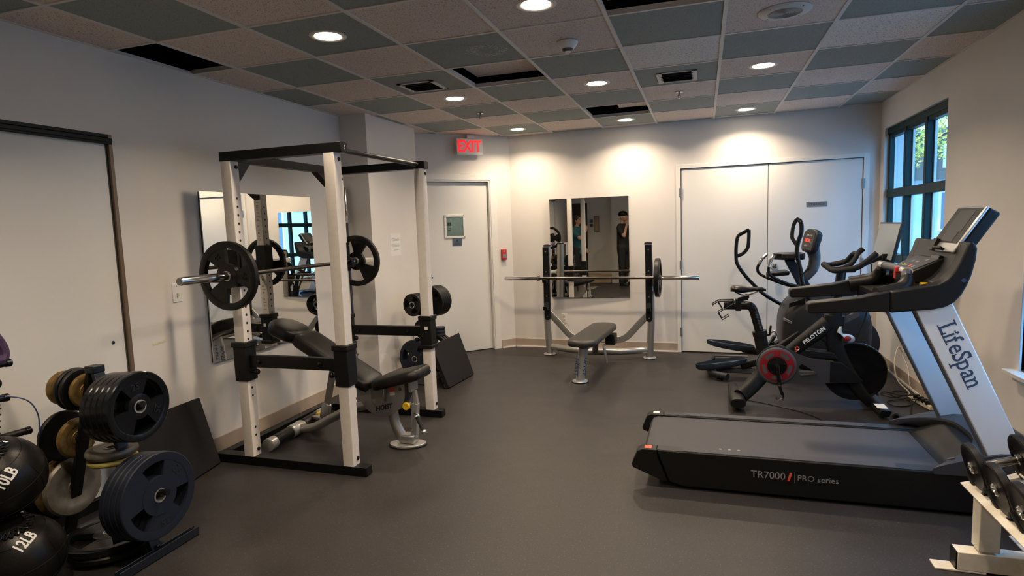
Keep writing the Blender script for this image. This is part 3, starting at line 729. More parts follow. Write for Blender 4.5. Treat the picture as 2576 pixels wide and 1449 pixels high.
# half-round cam plates
for s in (-1, 1):
    y0 = yb+s*.062; c = (-.455, .405); rr = .185
    poly = [(c[0]+rr*math.cos(a), c[1]+rr*math.sin(a)) for a in [R(180+k*9) for k in range(0, 20)]]
    poly += [(-.270, .47), (-.34, .46), (-.40, .43), (-.415, .335), (-.425, .325), (-.435, .335), (-.445, .41), (-.50, .41), (-.505, .30), (-.52, .29), (-.535, .30), (-.54, .41), (-.63, .44)]
    cp = part('cam_plate', MB().xz(poly, y0-.004, y0+.004), 'silver_paint', ab)
    m = MB().lathe((-.585, y0+s*.004, .415), Y*s, [(.026, 0), (.026, .006), (.012, .01)], n=20).lathe((-.30, y0+s*.004, .425), Y*s, [(.012, 0), (.012, .006)], n=14); part('pivot_bolt', m, 'chrome', cp)
    if s < 0:
        text('HOIST', .047, (-.44, y0-.0045, .285), V((.97, 0, .22)), V((-.22, 0, .97)), 'black_ink', cp, depth=.0006, bold=.0022, shear=.3)
        part('warning_label', MB().xz([(-.385, .43), (-.345, .437), (-.345, .408), (-.385, .401)], y0-.0048, y0-.0042), 'red_ink', cp)
        part('warning_label', MB().xz([(-.385, .400), (-.345, .407), (-.345, .380), (-.385, .373)], y0-.0048, y0-.0042), 'white_plastic', cp)
# seat carriage, curved front leg, adjusting post
m = MB().bar((-.43, yb, .455), (-.20, yb, .50), .10, .02).box((-.245, yb-.055, .40), (-.225, yb+.055, .49)); part('seat_carriage', m, 'silver_paint', ab, bev=.003)
part('front_leg', MB().tube([(-.38, yb, .40), (-.405, yb, .27), (-.39, yb, .15), (-.325, yb, .03)], .037, n=18, smooth=6), 'silver_paint', ab)
m = MB().bar((-.225, yb, .40), (-.215, yb, .30), .028, .028).bar((-.222, yb, .31), (-.245, yb, .06), .042, .045, up=X); part('adjusting_post', m, 'silver_light', ab, bev=.003)
m = MB().box((-.33, yb-.045, .02), (-.23, yb+.045, .085)); part('foot_bracket', m, 'silver_paint', ab, bev=.012)
m = MB(); fp = smooth2([(-.40, -.07), (-.30, -.10), (-.20, -.05), (-.17, .02), (-.22, .07), (-.34, .06), (-.42, .0)], 4)
m.loft([[V((x, yb+y, z)) for x, y in fp] for z in (.008, .020)]); part('foot_plate', m, 'silver_light', ab, bev=.002)
m = MB(); m.loft([[V((-.3+(x+.3)*1.06, yb+y*1.08, z)) for x, y in fp] for z in (0, .009)]); part('foot_rubber', m, 'rubber_black', ab)
m = MB().cyl((-.25, yb-.03, .312), (-.25, yb-.085, .312), .013); part('release_pin', m, 'chrome', ab)
m = MB().lathe((-.25, yb-.08, .312), -Y, [(.027, 0), (.028, .012), (.024, .018), (.012, .018), (.012, .014)], n=28); part('release_knob', m, 'yellow_plastic', ab, label='round yellow release knob')
m = MB().cyl((-.235, yb, .245), (-.195, yb-.04, .225), .013); part('handle_stub', m, 'chrome', ab)
m = MB().cyl((-.195, yb-.04, .225), (-.105, yb-.13, .16), .015); g = part('handle_grip', m, 'rubber_black', ab)
m = MB().ball((-.098, yb-.137, .155), .02, 16, 10).ball((-.197, yb-.038, .226), .021, 16, 10); part('grip_end', m, 'chrome', ab)
# long base tube and cross stabiliser with rubber grips
part('base_tube', MB().tube([(-.45, yb, .31), (-.72, yb, .245), (-.93, yb, .15), (-1.08, yb, .075), (-1.2, yb, .055)], .033, n=16, smooth=6), 'silver_paint', ab)
q0, q1 = V((-1.205, -3.66, .055)), V((-1.27, -2.93, .055)); ql = (q1-q0)
def qp(t): return q0+ql*t
part('stabiliser', MB().lathe(q0, ql, [(.036, 0), (.046, .004), (.046, .07), (.038, .074), (.038, .66), (.046, .664), (.046, ql.length-.004), (.036, ql.length)], n=28), 'silver_light', ab)
part('stabiliser_grip', MB().lathe(qp(.10), ql, [(.043, 0), (.044, .004), (.044, .19), (.043, .194)], n=28), 'black_plastic', ab)
part('stabiliser_grip', MB().lathe(qp(.60), ql, [(.043, 0), (.044, .004), (.044, .19), (.043, .194)], n=28), 'black_plastic', ab)
part('tube_collar', MB().lathe(qp(.38), ql, [(.045, 0), (.048, .01), (.048, .13), (.045, .14)], n=28), 'silver_light', ab)
part('lever', MB().obox(qp(.84)+V((.045, 0, .035)), ql, X, Z, .035, .014, .016), 'yellow_plastic', ab, bev=.005, label='yellow locking lever')
m = MB().bar((-.885, yb+.02, .56), (-1.0, yb+.06, .22), .052, .022, up=Y); m.bar((-.99, yb+.05, .25), (-1.06, yb+.10, .10), .075, .03, up=Y).bar((-1.06, yb+.10, .11), (-1.22, yb+.2, .08), .06, .03); part('back_strut', m, 'silver_paint', ab, bev=.006)
m = MB().lathe((-.885, yb-.01, .565), Y, [(.03, 0), (.03, .05)], n=20); part('strut_pivot', m, 'silver_paint', ab)

# ================================================================ plate tree near the left wall
ty = -4.92
pt = thing('plate_tree', 'dark steel A-frame plate tree by the left wall, nearest the viewer', 'weight rack', (-1.08, ty, 0), 'plate trees')
m = MB().box((-.815, -5.14, 0), (-.770, -4.70, .006)).box((-.776, -5.14, 0), (-.770, -4.70, .045)); m.box((-.806, -5.14, 0), (-.800, -4.70, .045))
part('base_bar', m, 'navy_steel', pt, bev=.002)
part('base_bar', MB().box((-1.41, -5.14, 0), (-1.35, -4.70, .045)), 'navy_steel', pt, bev=.003)
part('cross_bar', MB().box((-1.35, ty-.025, .0), (-.806, ty+.025, .02)), 'navy_steel', pt, bev=.003)
part('front_leg', MB().bar((-.815, ty, .03), (-1.075, ty, .915), .055, .022, up=X), 'navy_steel', pt, bev=.003)
part('rear_leg', MB().bar((-1.385, ty, .03), (-1.095, ty, .915), .055, .022, up=X), 'black_steel', pt, bev=.003)
part('top_cap', MB().box((-1.115, ty-.03, .895), (-1.055, ty+.03, .93)), 'navy_steel', pt, bev=.004)
part('bolt', MB().lathe((-.80, ty, .05), X, [(.011, 0), (.011, .008)], n=6), 'bar_steel', pt)
for p, q in (((-1.02, .735), (-.80, .755)), ((-.90, .315), (-.70, .332)), ((-1.12, .80), (-1.34, .81)), ((-1.20, .555), (-1.38, .565)), ((-1.29, .30), (-1.46, .305))):
    part('peg', MB().cyl((p[0], ty, p[1]), (q[0], ty, q[1]), .0145), 'black_gloss', pt)
part('shelf_peg', MB().cyl((-1.16, ty, .44), (-.94, ty, .44), .012), 'navy_steel', pt)
ordn = ['front', 'second', 'third', 'fourth', 'rearmost']
gp = 'plates on the near plate tree'
for k in range(5):
    plate((-.835-.036*k, ty, .742-.003*k), X, .166, .032, 'grip', 'plate_gloss', f'glossy black plate marked 25, {ordn[k]} of five on the near tree', gp, ('25', ((0, .045), (240, .045)), .58, 'plate_slate'), roll=8)
for k in range(4):
    plate((-.765-.035*k, ty, .312-.004*k), X, .205, .031, 'tri', 'plate_slate', f'slate plate marked 35, {["front", "second", "third", "rearmost"][k]} of four low on the near tree', gp, ('35', ((0, .055), (240, .055)), .66, 'black_ink'), roll=-53)
plate((-1.160, ty, .803), X, .082, .028, 'round', 'plate_gold', 'small gold plate against the frame top of the near tree', gp, ring=False)
plate((-1.195, ty, .806), X, .103, .022, 'solid', 'plate_black', 'black plate beside the small gold one at the top of the near tree', gp)
plate((-1.225, ty, .807), X, .105, .022, 'solid', 'plate_black', 'second black plate on the top rear peg of the near tree', gp)
plate((-1.305, ty, .809), X, .084, .036, 'round', 'plate_gold', 'outermost small gold plate, topmost at the left end of the near tree', gp, ring=False)
plate((-1.255, ty, .558), X, .098, .038, 'round', 'plate_gold', 'thick gold plate on the middle rear peg of the near tree', gp, ring=False)
plate((-1.345, ty, .562), X, .125, .022, 'solid', 'plate_black', 'black plate behind the thick gold one on the middle rear peg', gp)
plate((-1.320, ty, .30), X, .146, .042, 'round', 'plate_grey', 'thick grey vinyl plate on the low rear peg of the near tree', gp, ring=False)
plate((-1.378, ty, .302), X, .150, .036, 'round', 'plate_gold', 'gold plate between the grey and black ones on the low rear peg', gp, ring=False)
plate((-1.432, ty, .304), X, .178, .030, 'grip', 'plate_gloss', 'large black plate nearest the wall on the low rear peg of the near tree', gp)
plate((-1.03, ty+.0, .510), Z, .112, .046, 'round', 'plate_grey', 'grey round plate lying flat in the middle of the near tree', gp, ring=False)
plate((-1.03, ty+.0, .470), Z, .108, .030, 'round', 'plate_olive', 'olive-yellow round plate lying flat under the grey one in the near tree', gp, ring=False)
plate((-1.075, -4.93, .040), Z, .195, .034, 'solid', 'plate_black', 'large black plate lying lowest on the base of the near tree', gp)
plate((-1.09, -4.925, .076), Z, .205, .034, 'grip', 'plate_gloss', 'large black plate lying on top of another across the base of the near tree', gp)

# ================================================================ plate tree in the far corner
td = V((-.2, -.98, 0)).normalized(); ts = V((td.y, -td.x, 0))*-1; tc = V((-.970, -1.50, 0))
pt2 = thing('plate_tree', 'grey plate tree beside the column, half hidden by the power rack', 'weight rack', tc, 'plate trees')
part('base_frame', MB().obox(tc+Z*.03, td, ts, Z, .26, .03, .025).obox(tc+td*.24+Z*.03, ts, td, Z, .21, .03, .025).obox(tc-td*.24+Z*.03, ts, td, Z, .21, .03, .025), 'silver_paint', pt2, bev=.004)
part('base_plate', MB().obox(tc+td*.275+Z*.045, ts, td, Z, .12, .004, .035), 'grey_plastic', pt2)
part('mast', MB().bar(tc+Z*.05, tc+Z*.90, .05, .05, up=Y), 'black_steel', pt2, bev=.004)
for z in (.78, .52, .245):
    part('peg', MB().cyl(tc+Z*z, tc+td*.27+Z*(z+.01), .0145), 'black_gloss', pt2)
    part('peg', MB().cyl(tc+Z*z, tc-td*(.25 if z != .52 else .06)+Z*(z+.01), .0145), 'black_gloss', pt2)
gq = 'plates on the far plate tree'
plate(tc+td*.235+Z*.79, td, .112, .026, 'grip', 'plate_black', 'small black plate, foremost on the top near peg of the far tree', gq, roll=20)
for k in range(3): plate(tc+td*(.20-.03*k)+Z*.788, td, .112, .026, 'grip', 'plate_black', f'small black plate, {ordn[k+1]} on the top near peg of the far tree', gq, roll=20)
for k in range(5): plate(tc-td*(.06+.034*k)+Z*.785, td, .158, .030, 'tri', 'plate_black', f'black plate, {["first", "second", "third", "fourth", "fifth"][k]} out from the mast, upper stack of the far tree', gq)
plate(tc+td*.10+Z*.525, td, .10, .03, 'solid', 'plate_black', 'black plate on the middle near peg of the far tree, behind the rack post', gq)
for k in range(3): plate(tc-td*.115+ts*-.05+Z*(.50-.034*k)+V((.09, 0, 0)), Z, .062, .026, 'solid', 'plate_slate', f'tiny slate plate, {["top", "middle", "bottom"][k]} of the flat pile on the far tree', gq)
plate(tc+td*.235+Z*.25, td, .19, .035, 'tri', 'plate_slate', 'big slate plate at the near end of the low peg of the far tree', gq, ('45', ((0, .05), (120, .05)), .66, 'black_ink'), roll=15)
plate(tc+td*.19+Z*.25, td, .19, .035, 'tri', 'plate_slate', 'big slate plate second from the near end of the low peg of the far tree', gq, ('45', ((0, .05), (120, .05)), .66, 'black_ink'))
for k in range(3): plate(tc-td*(.08+.04*k)+Z*.245, td, .20, .033, 'grip', 'plate_black', f'big black plate, {["closest to", "second from", "farthest from"][k]} the mast, low rear of the far tree', gq, roll=40)
# crash mats
def leaning(nm, lbl, b0, b1, t1, t0, th, m_, notch=False):
    b0, b1, t1, t0 = V(b0), V(b1), V(t1), V(t0); n = (b1-b0).cross(t0-b0).normalized()
    if n.x > 0: n = -n
    mb = MB(); mb.loft([[p, p+n*th] if 0 else [p, p] for p in ()] or [[b0, b1, t1, t0], [b0+n*th, b1+n*th, t1+n*th, t0+n*th]])
    if notch:
        for k in range(7):
            t = (k+.5)/7; p = b0+(b1-b0)*t*1; q = b0+(t0-b0)*t; mb.obox(q+n*(th+.004), (t0-b0), (b1-b0), n, .022, .012, .006)
    return single(nm, mb, m_, lbl, 'mat', 'black rubber foam mats', bev=.003, origin=b0)
leaning('foam_mat', 'square black foam mat leaning against the left wall between tree and rack', (-1.395, -3.895, .010), (-1.285, -4.47, .010), (-1.475, -4.50, .455), (-1.525, -3.90, .452), .05, 'mat_foam')
leaning('foam_mat', 'square black foam mat leaning against the far plate tree', (-.605, -1.87, .010), (-.565, -1.31, .010), (-.745, -1.24, .43), (-.785, -1.82, .41), .035, 'mat_foam', True)

# ================================================================ medicine balls and accessory stand
def med_ball(c, r, lbl, txt):
    c = V(c); t = thing('medicine_ball', lbl, 'medicine ball', c-Z*r, 'black medicine balls')
    part('ball', MB().ball(c, r, 48, 28, sz=.985), 'vinyl', t, ang=80)
    up = V((.25, -.40, .88)).normalized() if '10' in txt else V((.1, -.2, .97)).normalized()
    vw = (V((1.71, -7, 1.52))-c).normalized(); f = (vw-up*vw.dot(up)).normalized(); g = up.cross(f)
    m = MB()
    for h in (.72, -.42, .12):
        rr = math.sqrt(1-h*h); m.torus(c+up*r*h, up, r*rr+.0005, .0012, n=64, k=5)
    for k in range(4):
        a = PI/4+k*PI/2; e = f*math.cos(a)+g*math.sin(a)
        m.tube([c+(e*math.cos(b)+up*math.sin(b))*(r+.0004) for b in [R(-25+k2*5.8) for k2 in range(10)]], .0012, n=5, smooth=0)
    part('seams', m, 'black_matte', t)
    m = MB(); N = 26; h0, h1 = .87, .95
    for k in range(N):
        a0, a1 = 2*PI*k/N, 2*PI*(k+1)/N
        for ha, hb in ((h0, h1), (h1, h0)):
            m.tube([c+((f*math.cos(a)+g*math.sin(a))*math.sqrt(1-h*h)+up*h)*(r+.004) for a, h in ((a0, ha), ((a0+a1)/2, (ha+hb)/2), (a1, hb))], .0045, n=6, smooth=0)
    part('lacing', m, 'black_gloss', t)
    return t, c, up, f, g, r
def ball_text(b, txt, az, el, size, tilt):
    t, c, up, f, g, r = b; az, el = R(az), R(el)
    # lettering bent onto the sphere
    cu = bpy.data.curves.new('txt', 'FONT'); cu.body = txt; cu.size = size; cu.align_x = 'CENTER'; cu.align_y = 'CENTER'; cu.offset = .0016; cu.resolution_u = 3
    ob = bpy.data.objects.new('txt', cu); COL.objects.link(ob); bpy.context.view_layer.update()
    me = bpy.data.meshes.new_from_object(ob.evaluated_get(bpy.context.evaluated_depsgraph_get())); bpy.data.objects.remove(ob); bpy.data.curves.remove(cu)
    bm = bmesh.new(); bm.from_mesh(me); bmesh.ops.triangulate(bm, faces=bm.faces); bmesh.ops.subdivide_edges(bm, edges=[e for e in bm.edges if e.calc_length() > .02], cuts=2, use_grid_fill=False)
    d = (f*math.cos(az)*math.cos(el)+g*math.sin(az)*math.cos(el)+up*math.sin(el)).normalized()
    e1 = up.cross(d).normalized(); e2 = d.cross(e1); a = R(tilt); u = e1*math.cos(a)+e2*math.sin(a); v = -e1*math.sin(a)+e2*math.cos(a)
    o0 = wloc(t)
    for vt in bm.verts:
        x, y = vt.co.x*.80, vt.co.y*1.15
        vt.co = (c-o0)+(d+u*(x/r)+v*(y/r)).normalized()*(r+.0022)
    bm.to_mesh(me); bm.free(); me.name = 'weight_marking'; me.materials.clear(); me.materials.append(MAT['white_ink'])
    o = bpy.data.objects.new('weight_marking', me); COL.objects.link(o); o.parent = t
b12 = med_ball((-1.122, -5.318, .176), .176, 'black medicine ball marked 12LB on the floor', '12LB'); ball_text(b12, '12LB', 17, 47, .054, 24)
b10 = med_ball((-1.185, -5.325, .526), .180, 'black medicine ball marked 10LB resting on the lower ball', '10LB'); ball_text(b10, '10LB', 10, 34, .056, 26)
st = thing('accessory_stand', 'black storage stand with short pegs at the left edge of the room', 'stand', (-1.41, -5.50, 0))
part('mast', MB().bar((-1.41, -5.52, .02), (-1.41, -5.52, 1.35), .06, .06, up=Y), 'black_steel', st, bev=.004)
part('base', MB().box((-1.50, -5.75, 0), (-1.40, -5.20, .02)).box((-1.56, -5.58, 0), (-1.25, -5.5, .02)), 'black_steel', st, bev=.003)
for x, z, L in ((-1.32, .985, -5.135), (-1.34, .825, -5.15), (-1.30, .655, -5.10)):
    pg = part('peg', MB().cyl((x-.06, -5.52, z), (x, L, z), .016), 'black_plastic', st)
    part('peg_cap', MB().lathe((x, L, z), Y, [(.018, -.02), (.019, 0), (.015, .004)], n=20), 'black_gloss', pg)
m = MB().tube([(-1.33, -5.155, 1.01), (-1.335, -5.15, 1.06), (-1.34, -5.185, 1.13), (-1.335, -5.24, 1.15), (-1.33, -5.25, 1.06), (-1.32, -5.21, 1.01)], .022, n=10, smooth=5, closed=True)
single('resistance_band', m, 'band_purple', 'dark purple elastic band hanging on the top peg of the stand at the left edge', 'exercise band', origin=(-1.33, -5.22, 1.0))
def link_chain(pts, r, nm):
    m = MB()
    for k in range(len(pts)):
        p = V(pts[k]); d = Z if k % 2 else X; m.torus(p, d, r, r*.32, n=12, k=6)
    return m
m = link_chain([(-1.335+.006*(k % 2), -5.20-.002*k, .80-.014*k) for k in range(11)], .011, 'c')
m.ball((-1.335, -5.20, .90), .028, 14, 10)
m.tube([(-1.34, -5.2, .90), (-1.335, -5.21, .85), (-1.335, -5.20, .80)], .006, n=8)
single('triceps_rope', m, 'black_matte', 'knotted black rope attachment hanging beside the pegs at the left edge', 'rope attachment', origin=(-1.335, -5.2, .9))
m = MB().tube([(-1.34, -5.19, .845), (-1.30, -5.10, .80), (-1.295, -5.06, .72), (-1.30, -5.06, .62)], .003, n=8, smooth=6)
single('jump_rope', m, 'cord_blue', 'thin blue skipping cord hanging past the pegs at the left edge', 'skipping rope', origin=(-1.34, -5.19, .845))
# ================================================================ flat bench press with its barbell
fb = thing('bench_press', 'silver flat bench press with a grey padded bench by the far wall', 'bench', (.56, -.5, 0))
uL, uR = V((-.021, -.225, 0)), V((1.138, -.263, 0)); ux = (uR-uL).normalized(); un = V((ux.y, -ux.x, 0))
for o, s in ((uL, 1), (uR, -1)):
    c = o
    u = part('upright', MB().tube([c+un*.0+Z*.01, c-ux*s*.010+Z*.18, c-ux*s*.022+Z*.40, c-ux*s*.022+Z*.60, c-ux*s*.012+Z*.9, c-ux*s*.0+Z*1.285], .041, n=24, smooth=5), 'silver_paint', fb, ang=60)
    part('top_cap', MB().lathe(c+Z*1.28, Z, [(.043, 0), (.044, .006), (.040, .018), (.02, .024)], n=28), 'black_plastic', fb)
    part('foot', MB().lathe(c, Z, [(.072, 0), (.075, .006), (.072, .014), (.044, .02)], n=32), 'silver_light', fb)
    part('foot_rubber', MB().lathe(c, Z, [(.078, 0), (.078, .005), (.074, .008)], n=32), 'rubber_black', fb)
    # black catch plate on the front
    pc = c-ux*s*.006; m = MB(); poly = [(-.036, .46), (-.030, .435), (-.012, .42), (.012, .42), (.030, .435), (.036, .46), (.036, 1.275), (-.036, 1.275)]
    m.prism(poly, pc+un*.030, ux, Z, un, -.02, .020); cp = part('catch_plate', m, 'black_plastic', fb, bev=.003)
    for z in (1.22, .985, .915, .70, .46):
        part('bolt', MB().lathe(pc+un*.050+Z*z, un, [(.010, 0), (.010, .004), (.004, .005)], n=10), 'bar_steel', cp)
    for z in (.86, .54):
        m = MB(); m.prism([(-.0, 0), (.085, .005), (.10, .05), (.088, .05), (.075, .025), (.02, .03), (0, .10)], pc+un*.048+Z*(z-.0), un, Z, ux, -.024, .024); part('hook', m, 'black_matte', cp, bev=.003)
    # curved brace from the post down to the bench
    q = c-ux*s*.015; mid = uL+(uR-uL)*.5
    pts = [q+ux*s*.02+Z*.50, q+ux*s*.13+Z*.385, q+ux*s*.24+Z*.262, q+ux*s*.31+Z*.215, q+ux*s*.39+Z*.20, q+ux*s*.56+Z*.20]
    part('brace', MB().sweep(spline(pts, 5), rrect(.012, .038, .008, 3), up=(0, 0, 1)), 'silver_paint', fb, ang=50)
a, b = uL+Z*.095+ux*.03, uR+Z*.095-ux*.03; mid = (a+b)/2
part('cross_tube', MB().tube([a, a+(b-a)*.18+un*.10, a+(b-a)*.36+un*.165, mid+un*.185, a+(b-a)*.64+un*.165, a+(b-a)*.82+un*.10, b], .038, n=20, smooth=5), 'silver_paint', fb, ang=60)
bc = V((.645, -1.02, .435)); bd = V((-.07, -.99, 0)).normalized(); bs = V((-bd.y, bd.x, 0))
part('bench_pad', cushion(MB(), bc, bd, bs, Z, .565, .142, .062, .12), 'vinyl_grey', fb, ang=60)
part('bench_rail', MB().bar(bc-bd*.42-Z*.09, bc+bd*.42-Z*.09, .075, .055), 'silver_paint', fb, bev=.008)
m = MB().tube([bc+bd*.40-Z*.09, V((.595, -1.40, .20)), V((.573, -1.40, .01))], [.045, .045, .043], n=24, smooth=6); fl = part('front_leg', m, 'silver_light', fb, ang=60)
part('foot', MB().lathe((.573, -1.40, .004), Z, [(.074, 0), (.076, .006), (.072, .014), (.044, .018)], n=32), 'silver_light', fb)
part('foot_rubber', MB().lathe((.573, -1.40, 0), Z, [(.080, 0), (.080, .006), (.076, .009)], n=32), 'rubber_black', fb)
text('HOIST', .062, V((.622, -1.437, .165)), V((-.08, -.05, -1)), V((.9, -.42, 0)), 'navy_ink', fl, depth=.0006, bold=.001)
text('HOIST', .062, V((.545, -1.437, .155)), V((-.08, 0, -1)), V((.86, -.5, 0)), 'navy_ink', fl, depth=.0006, bold=.001)
part('rear_bracket', MB().obox(bc-bd*.36+V((.10, 0, -.145)), bd, Z, bs, .07, .055, .05), 'black_plastic', fb, bev=.006)
part('rear_post', MB().bar(mid+un*.185, bc-bd*.10-Z*.1, .06, .05), 'silver_paint', fb, bev=.01)
part('side_plate', MB().obox(V((.735, -.85, .165)), V((.15, 0, -1)), bd, bs, .10, .035, .006), 'silver_paint', fb, bev=.004)
zb = .917; yb2 = lambda x: -.345-.033*(x-.57)
b2 = thing('barbell', 'barbell on the flat bench press with one plate at its right end', 'barbell', (.575, -.345, zb), 'olympic barbells')
barbell(b2, (.575, -.345, zb), V((1, -.033, 0)), 2.195)
plate((1.245, -.367, zb), V((1, -.033, 0)), .212, .048, 'grip', 'plate_black', 'single black plate on the right end of the bench press barbell', None)

# ================================================================ treadmill
T = thing('treadmill', 'large black treadmill with silver uprights in front of the window wall', 'treadmill', (2.3, -3.24, 0))
ya_, yb_ = -3.605, -2.875
prof = [(1.315, .122), (1.345, .205), (1.372, .222), (1.46, .222), (1.46, .19), (1.52, .045), (1.50, .040)]
for y0, y1 in ((ya_, ya_+.078), (yb_-.078, yb_)):
    m = MB().xz([(1.455, .222), (1.52, .040), (1.60, .018), (3.30, .018), (3.34, .20), (3.30, .220)], y0, y1); sr = part('side_rail', m, 'black_plastic', T, bev=.008)
    part('rail_top', MB().box((1.457, y0+.004, .2195), (3.28, y1-.004, .2228)), 'rail', sr)
    part('rail_grip', MB().box((1.60, y0+.008, .222), (2.66, y1-.008, .2245)), 'belt', sr)
    e = part('tail_cap', MB().xz([(1.313, .128), (1.318, .108), (1.49, .040), (1.514, .043), (1.456, .186), (1.456, .223), (1.372, .223), (1.345, .207)], y0-.002, y1+.002), 'black_plastic', T, bev=.004)
    if y0 < -3.3: part('warning_label', MB().box((1.385, y0+.015, .2232), (1.425, y0+.06, .2240)), 'red_ink', e)
    else: part('warning_label', MB().box((1.385, y0+.02, .2232), (1.425, y0+.06, .2240)), 'white_plastic', e)
m = MB(); bp_ = [(1.395, .10), (1.372, .13), (1.372, .165), (1.39, .195), (1.42, .205), (3.0, .205), (3.0, .19), (1.43, .19), (1.42, .10)]
part('belt', MB().xz([(x, z+.006) for x, z in bp_], ya_+.080, yb_-.080), 'belt', T)
part('deck', MB().box((1.44, ya_+.079, .05), (3.2, yb_-.079, .188)), 'black_plastic', T)
m = MB()
for x, y in ((1.768, -3.512), (1.803, -3.488), (1.818, -3.512), (1.852, -3.488), (1.867, -3.512), (1.902, -3.486)): m.lathe((x, y, .211), Z, [(.0085, 0), (.0075, .0008)], n=12)
part('belt_marks', m, 'grey_ink', T, label='six small pale dots printed on the belt')
for x in (1.66, 3.05):
    for y in (ya_+.06, yb_-.06): part('leveling_foot', MB().lathe((x, y, 0), Z, [(.035, 0), (.035, .015), (.018, .022), (.018, .05)], n=20), 'rubber_black', T)
yf = ya_-.0032
def yt(s, size, x, z, ink, nm='lettering', **k): return text(s, size, V((x, yf, z)), X, Z, ink, T, name=nm, depth=.0004, **k)
yt('TR7000', .056, 2.045, .128, 'grey_ink', sx=.98)
yt('i', .064, 2.148, .129, 'red_ink', shear=.25, bold=.003, nm='red_letter')
part('divider', MB().box((2.177, yf-.0004, .097), (2.180, yf+.0004, .160)), 'grey_ink', T)
yt('PRO series', .044, 2.29, .127, 'grey_ink', sx=1.0)
# motor hood: arch over the front of the belt
def sm(t): t = max(0, min(1, t)); return t*t*(3-2*t)
ymid = (ya_+yb_)/2; hw = (yb_-ya_)/2+.010
def hood_x(t): return 3.07-.26*abs(t)**3.2 if abs(t) < .999 else 2.81
m = MB(); nx, ny = 16, 30; rings = []
for j in range(ny+1):
    t = -1+2*j/ny; y = ymid+hw*t; xs = hood_x(t); e = abs(t)**2; zl = .248+.100*min(1, max(0, (xs-2.80)/.30))**.8-.012*e; r = [V((xs+.004, y, zl-.030)), V((xs-.004, y, zl-.012))]
    for i in range(nx+1):
        s = i/nx; x = xs+(3.42-xs)*s
        z = .248+.100*min(1, max(0, (x-2.80)/.30))**.8-.012*e
        if x > 3.28: z -= .11*((x-3.28)/.14)**1.6
        r.append(V((x, y, z)))
    rings.append(r+[V((3.42, y, .215)), V((xs+.06, y, min(.23, zl-.03)))])
m.loft(rings); part('motor_hood', m, 'hood_paint', T, ang=30)
m = MB(); rings = []
for j in range(21):
    t = (-1+2*j/20)*.80; y = ymid+hw*t; xs = 2.885; xe = hood_x(t)+.006; xe = max(xe, xs+.01)
    rings.append([V((xs+(xe-xs)*k/8, y, .214+.098*sm((xs+(xe-xs)*k/8-2.885)/.20))) for k in range(9)]+[V((xe, y, .205)), V((xs, y, .205))])
m.loft(rings); part('hood_ramp', m, 'black_plastic', T, ang=50)
text('LifeSpan', .05, V((3.17, -3.36, .348)), V((.25, -1, 0)), V((1, .25, .05)), 'black_ink', T, depth=.0008, shear=.2)
part('hood_label', MB().obox(V((2.90, -3.565, .2825)), V((1, 0, .3)), Y, V((-.3, 0, 1)), .016, .008, .0012), 'grey_plastic', T)
# two wide silver uprights
for y0, y1, nm in ((-3.600, -3.545, 'n'), (-2.985, -2.93, 'f')):
    poly = [(2.70, 1.07), (2.865, 1.09), (3.255, .20), (3.095, .20)]
    up = part('upright', MB().xz(poly, y0, y1), 'alu_panel', T, bev=.006)
    part('rear_edge', MB().xz([(2.693, 1.07), (2.701, 1.07), (3.096, .20), (3.088, .20)], y0+.002, y1-.002), 'grey_plastic', up)
    if nm == 'n':
        ul = V((.405, 0, -.914)).normalized(); vl = V((.914, 0, .405)).normalized()
        O_ = V((2.843, y0-.0008, .969)); adv = 0
        for ch, w_, hts in (('L', 1, 0), ('i', 1, 0), ('f', 1, 0), ('e', 1, 0), ('S', 1, 0), ('p', 1, 0), ('a', 1, 0), ('n', 1, 0)):
            lt = text(ch, .115, O_, ul, vl, 'navy_ink', up, depth=.0006, name='letter', align='LEFT', bold=.0006, sx=.84)
            us = [(v.co+wloc(up)-O_).dot(ul) for v in lt.data.vertices]; vs_ = [(v.co+wloc(up)-O_).dot(vl) for v in lt.data.vertices]
            base_ = -.0385; lo, hi = min(us), max(us); sh = adv-lo
            lt.data.transform(Matrix.Translation(ul*sh)); lo += sh; hi += sh
            m = MB(); st = .0085
            def sf(u_, v_, wd, hh=.0055): m.obox(O_+ul*u_+vl*v_+V((0, -.0001, 0)), ul, vl, Y, wd/2, hh/2, .0006)
            top = max(vs_); bot = min(vs_); xh = bot+.062 if ch in 'ian' else top
            if ch == 'L': sf(lo+st*.5, bot+.0028, .030); sf(lo+st*.5, top-.0028, .030); m.obox(O_+ul*(hi-.002)+vl*(bot+.010), vl, ul, Y, .011, .0028, .0006)
            if ch == 'i': sf(lo+st*.6, bot+.0028, .026); sf(lo-.001, bot+.0600, .014)
            if ch == 'f': sf(lo+.013, bot+.0028, .028)
            if ch == 'p': sf(lo+st*.5, bot+.0028, .026); sf(lo-.001, top-.004, .014)
            if ch == 'n': sf(lo+st*.5, bot+.0028, .024); sf(hi-st*.5, bot+.0028, .024); sf(lo-.001, top-.004, .014)
            if ch == 'a': sf(hi+.001, bot+.0035, .012)
            if ch == 'S': m.obox(O_+ul*(hi-.003)+vl*(top-.012), vl, ul, Y, .011, .0022, .0006); m.obox(O_+ul*(lo+.002)+vl*(bot+.013), vl, ul, Y, .011, .0022, .0006)
            if m.v:
                bm = bmesh.new(); bm.from_mesh(lt.data); off = wloc(up)
                for f in m.f: bm.faces.new([bm.verts.new(V(m.v[k_])-off) for k_ in f])
                bm.to_mesh(lt.data); bm.free()
            adv = hi+(.0085 if ch in 'Lifpan' else .005)
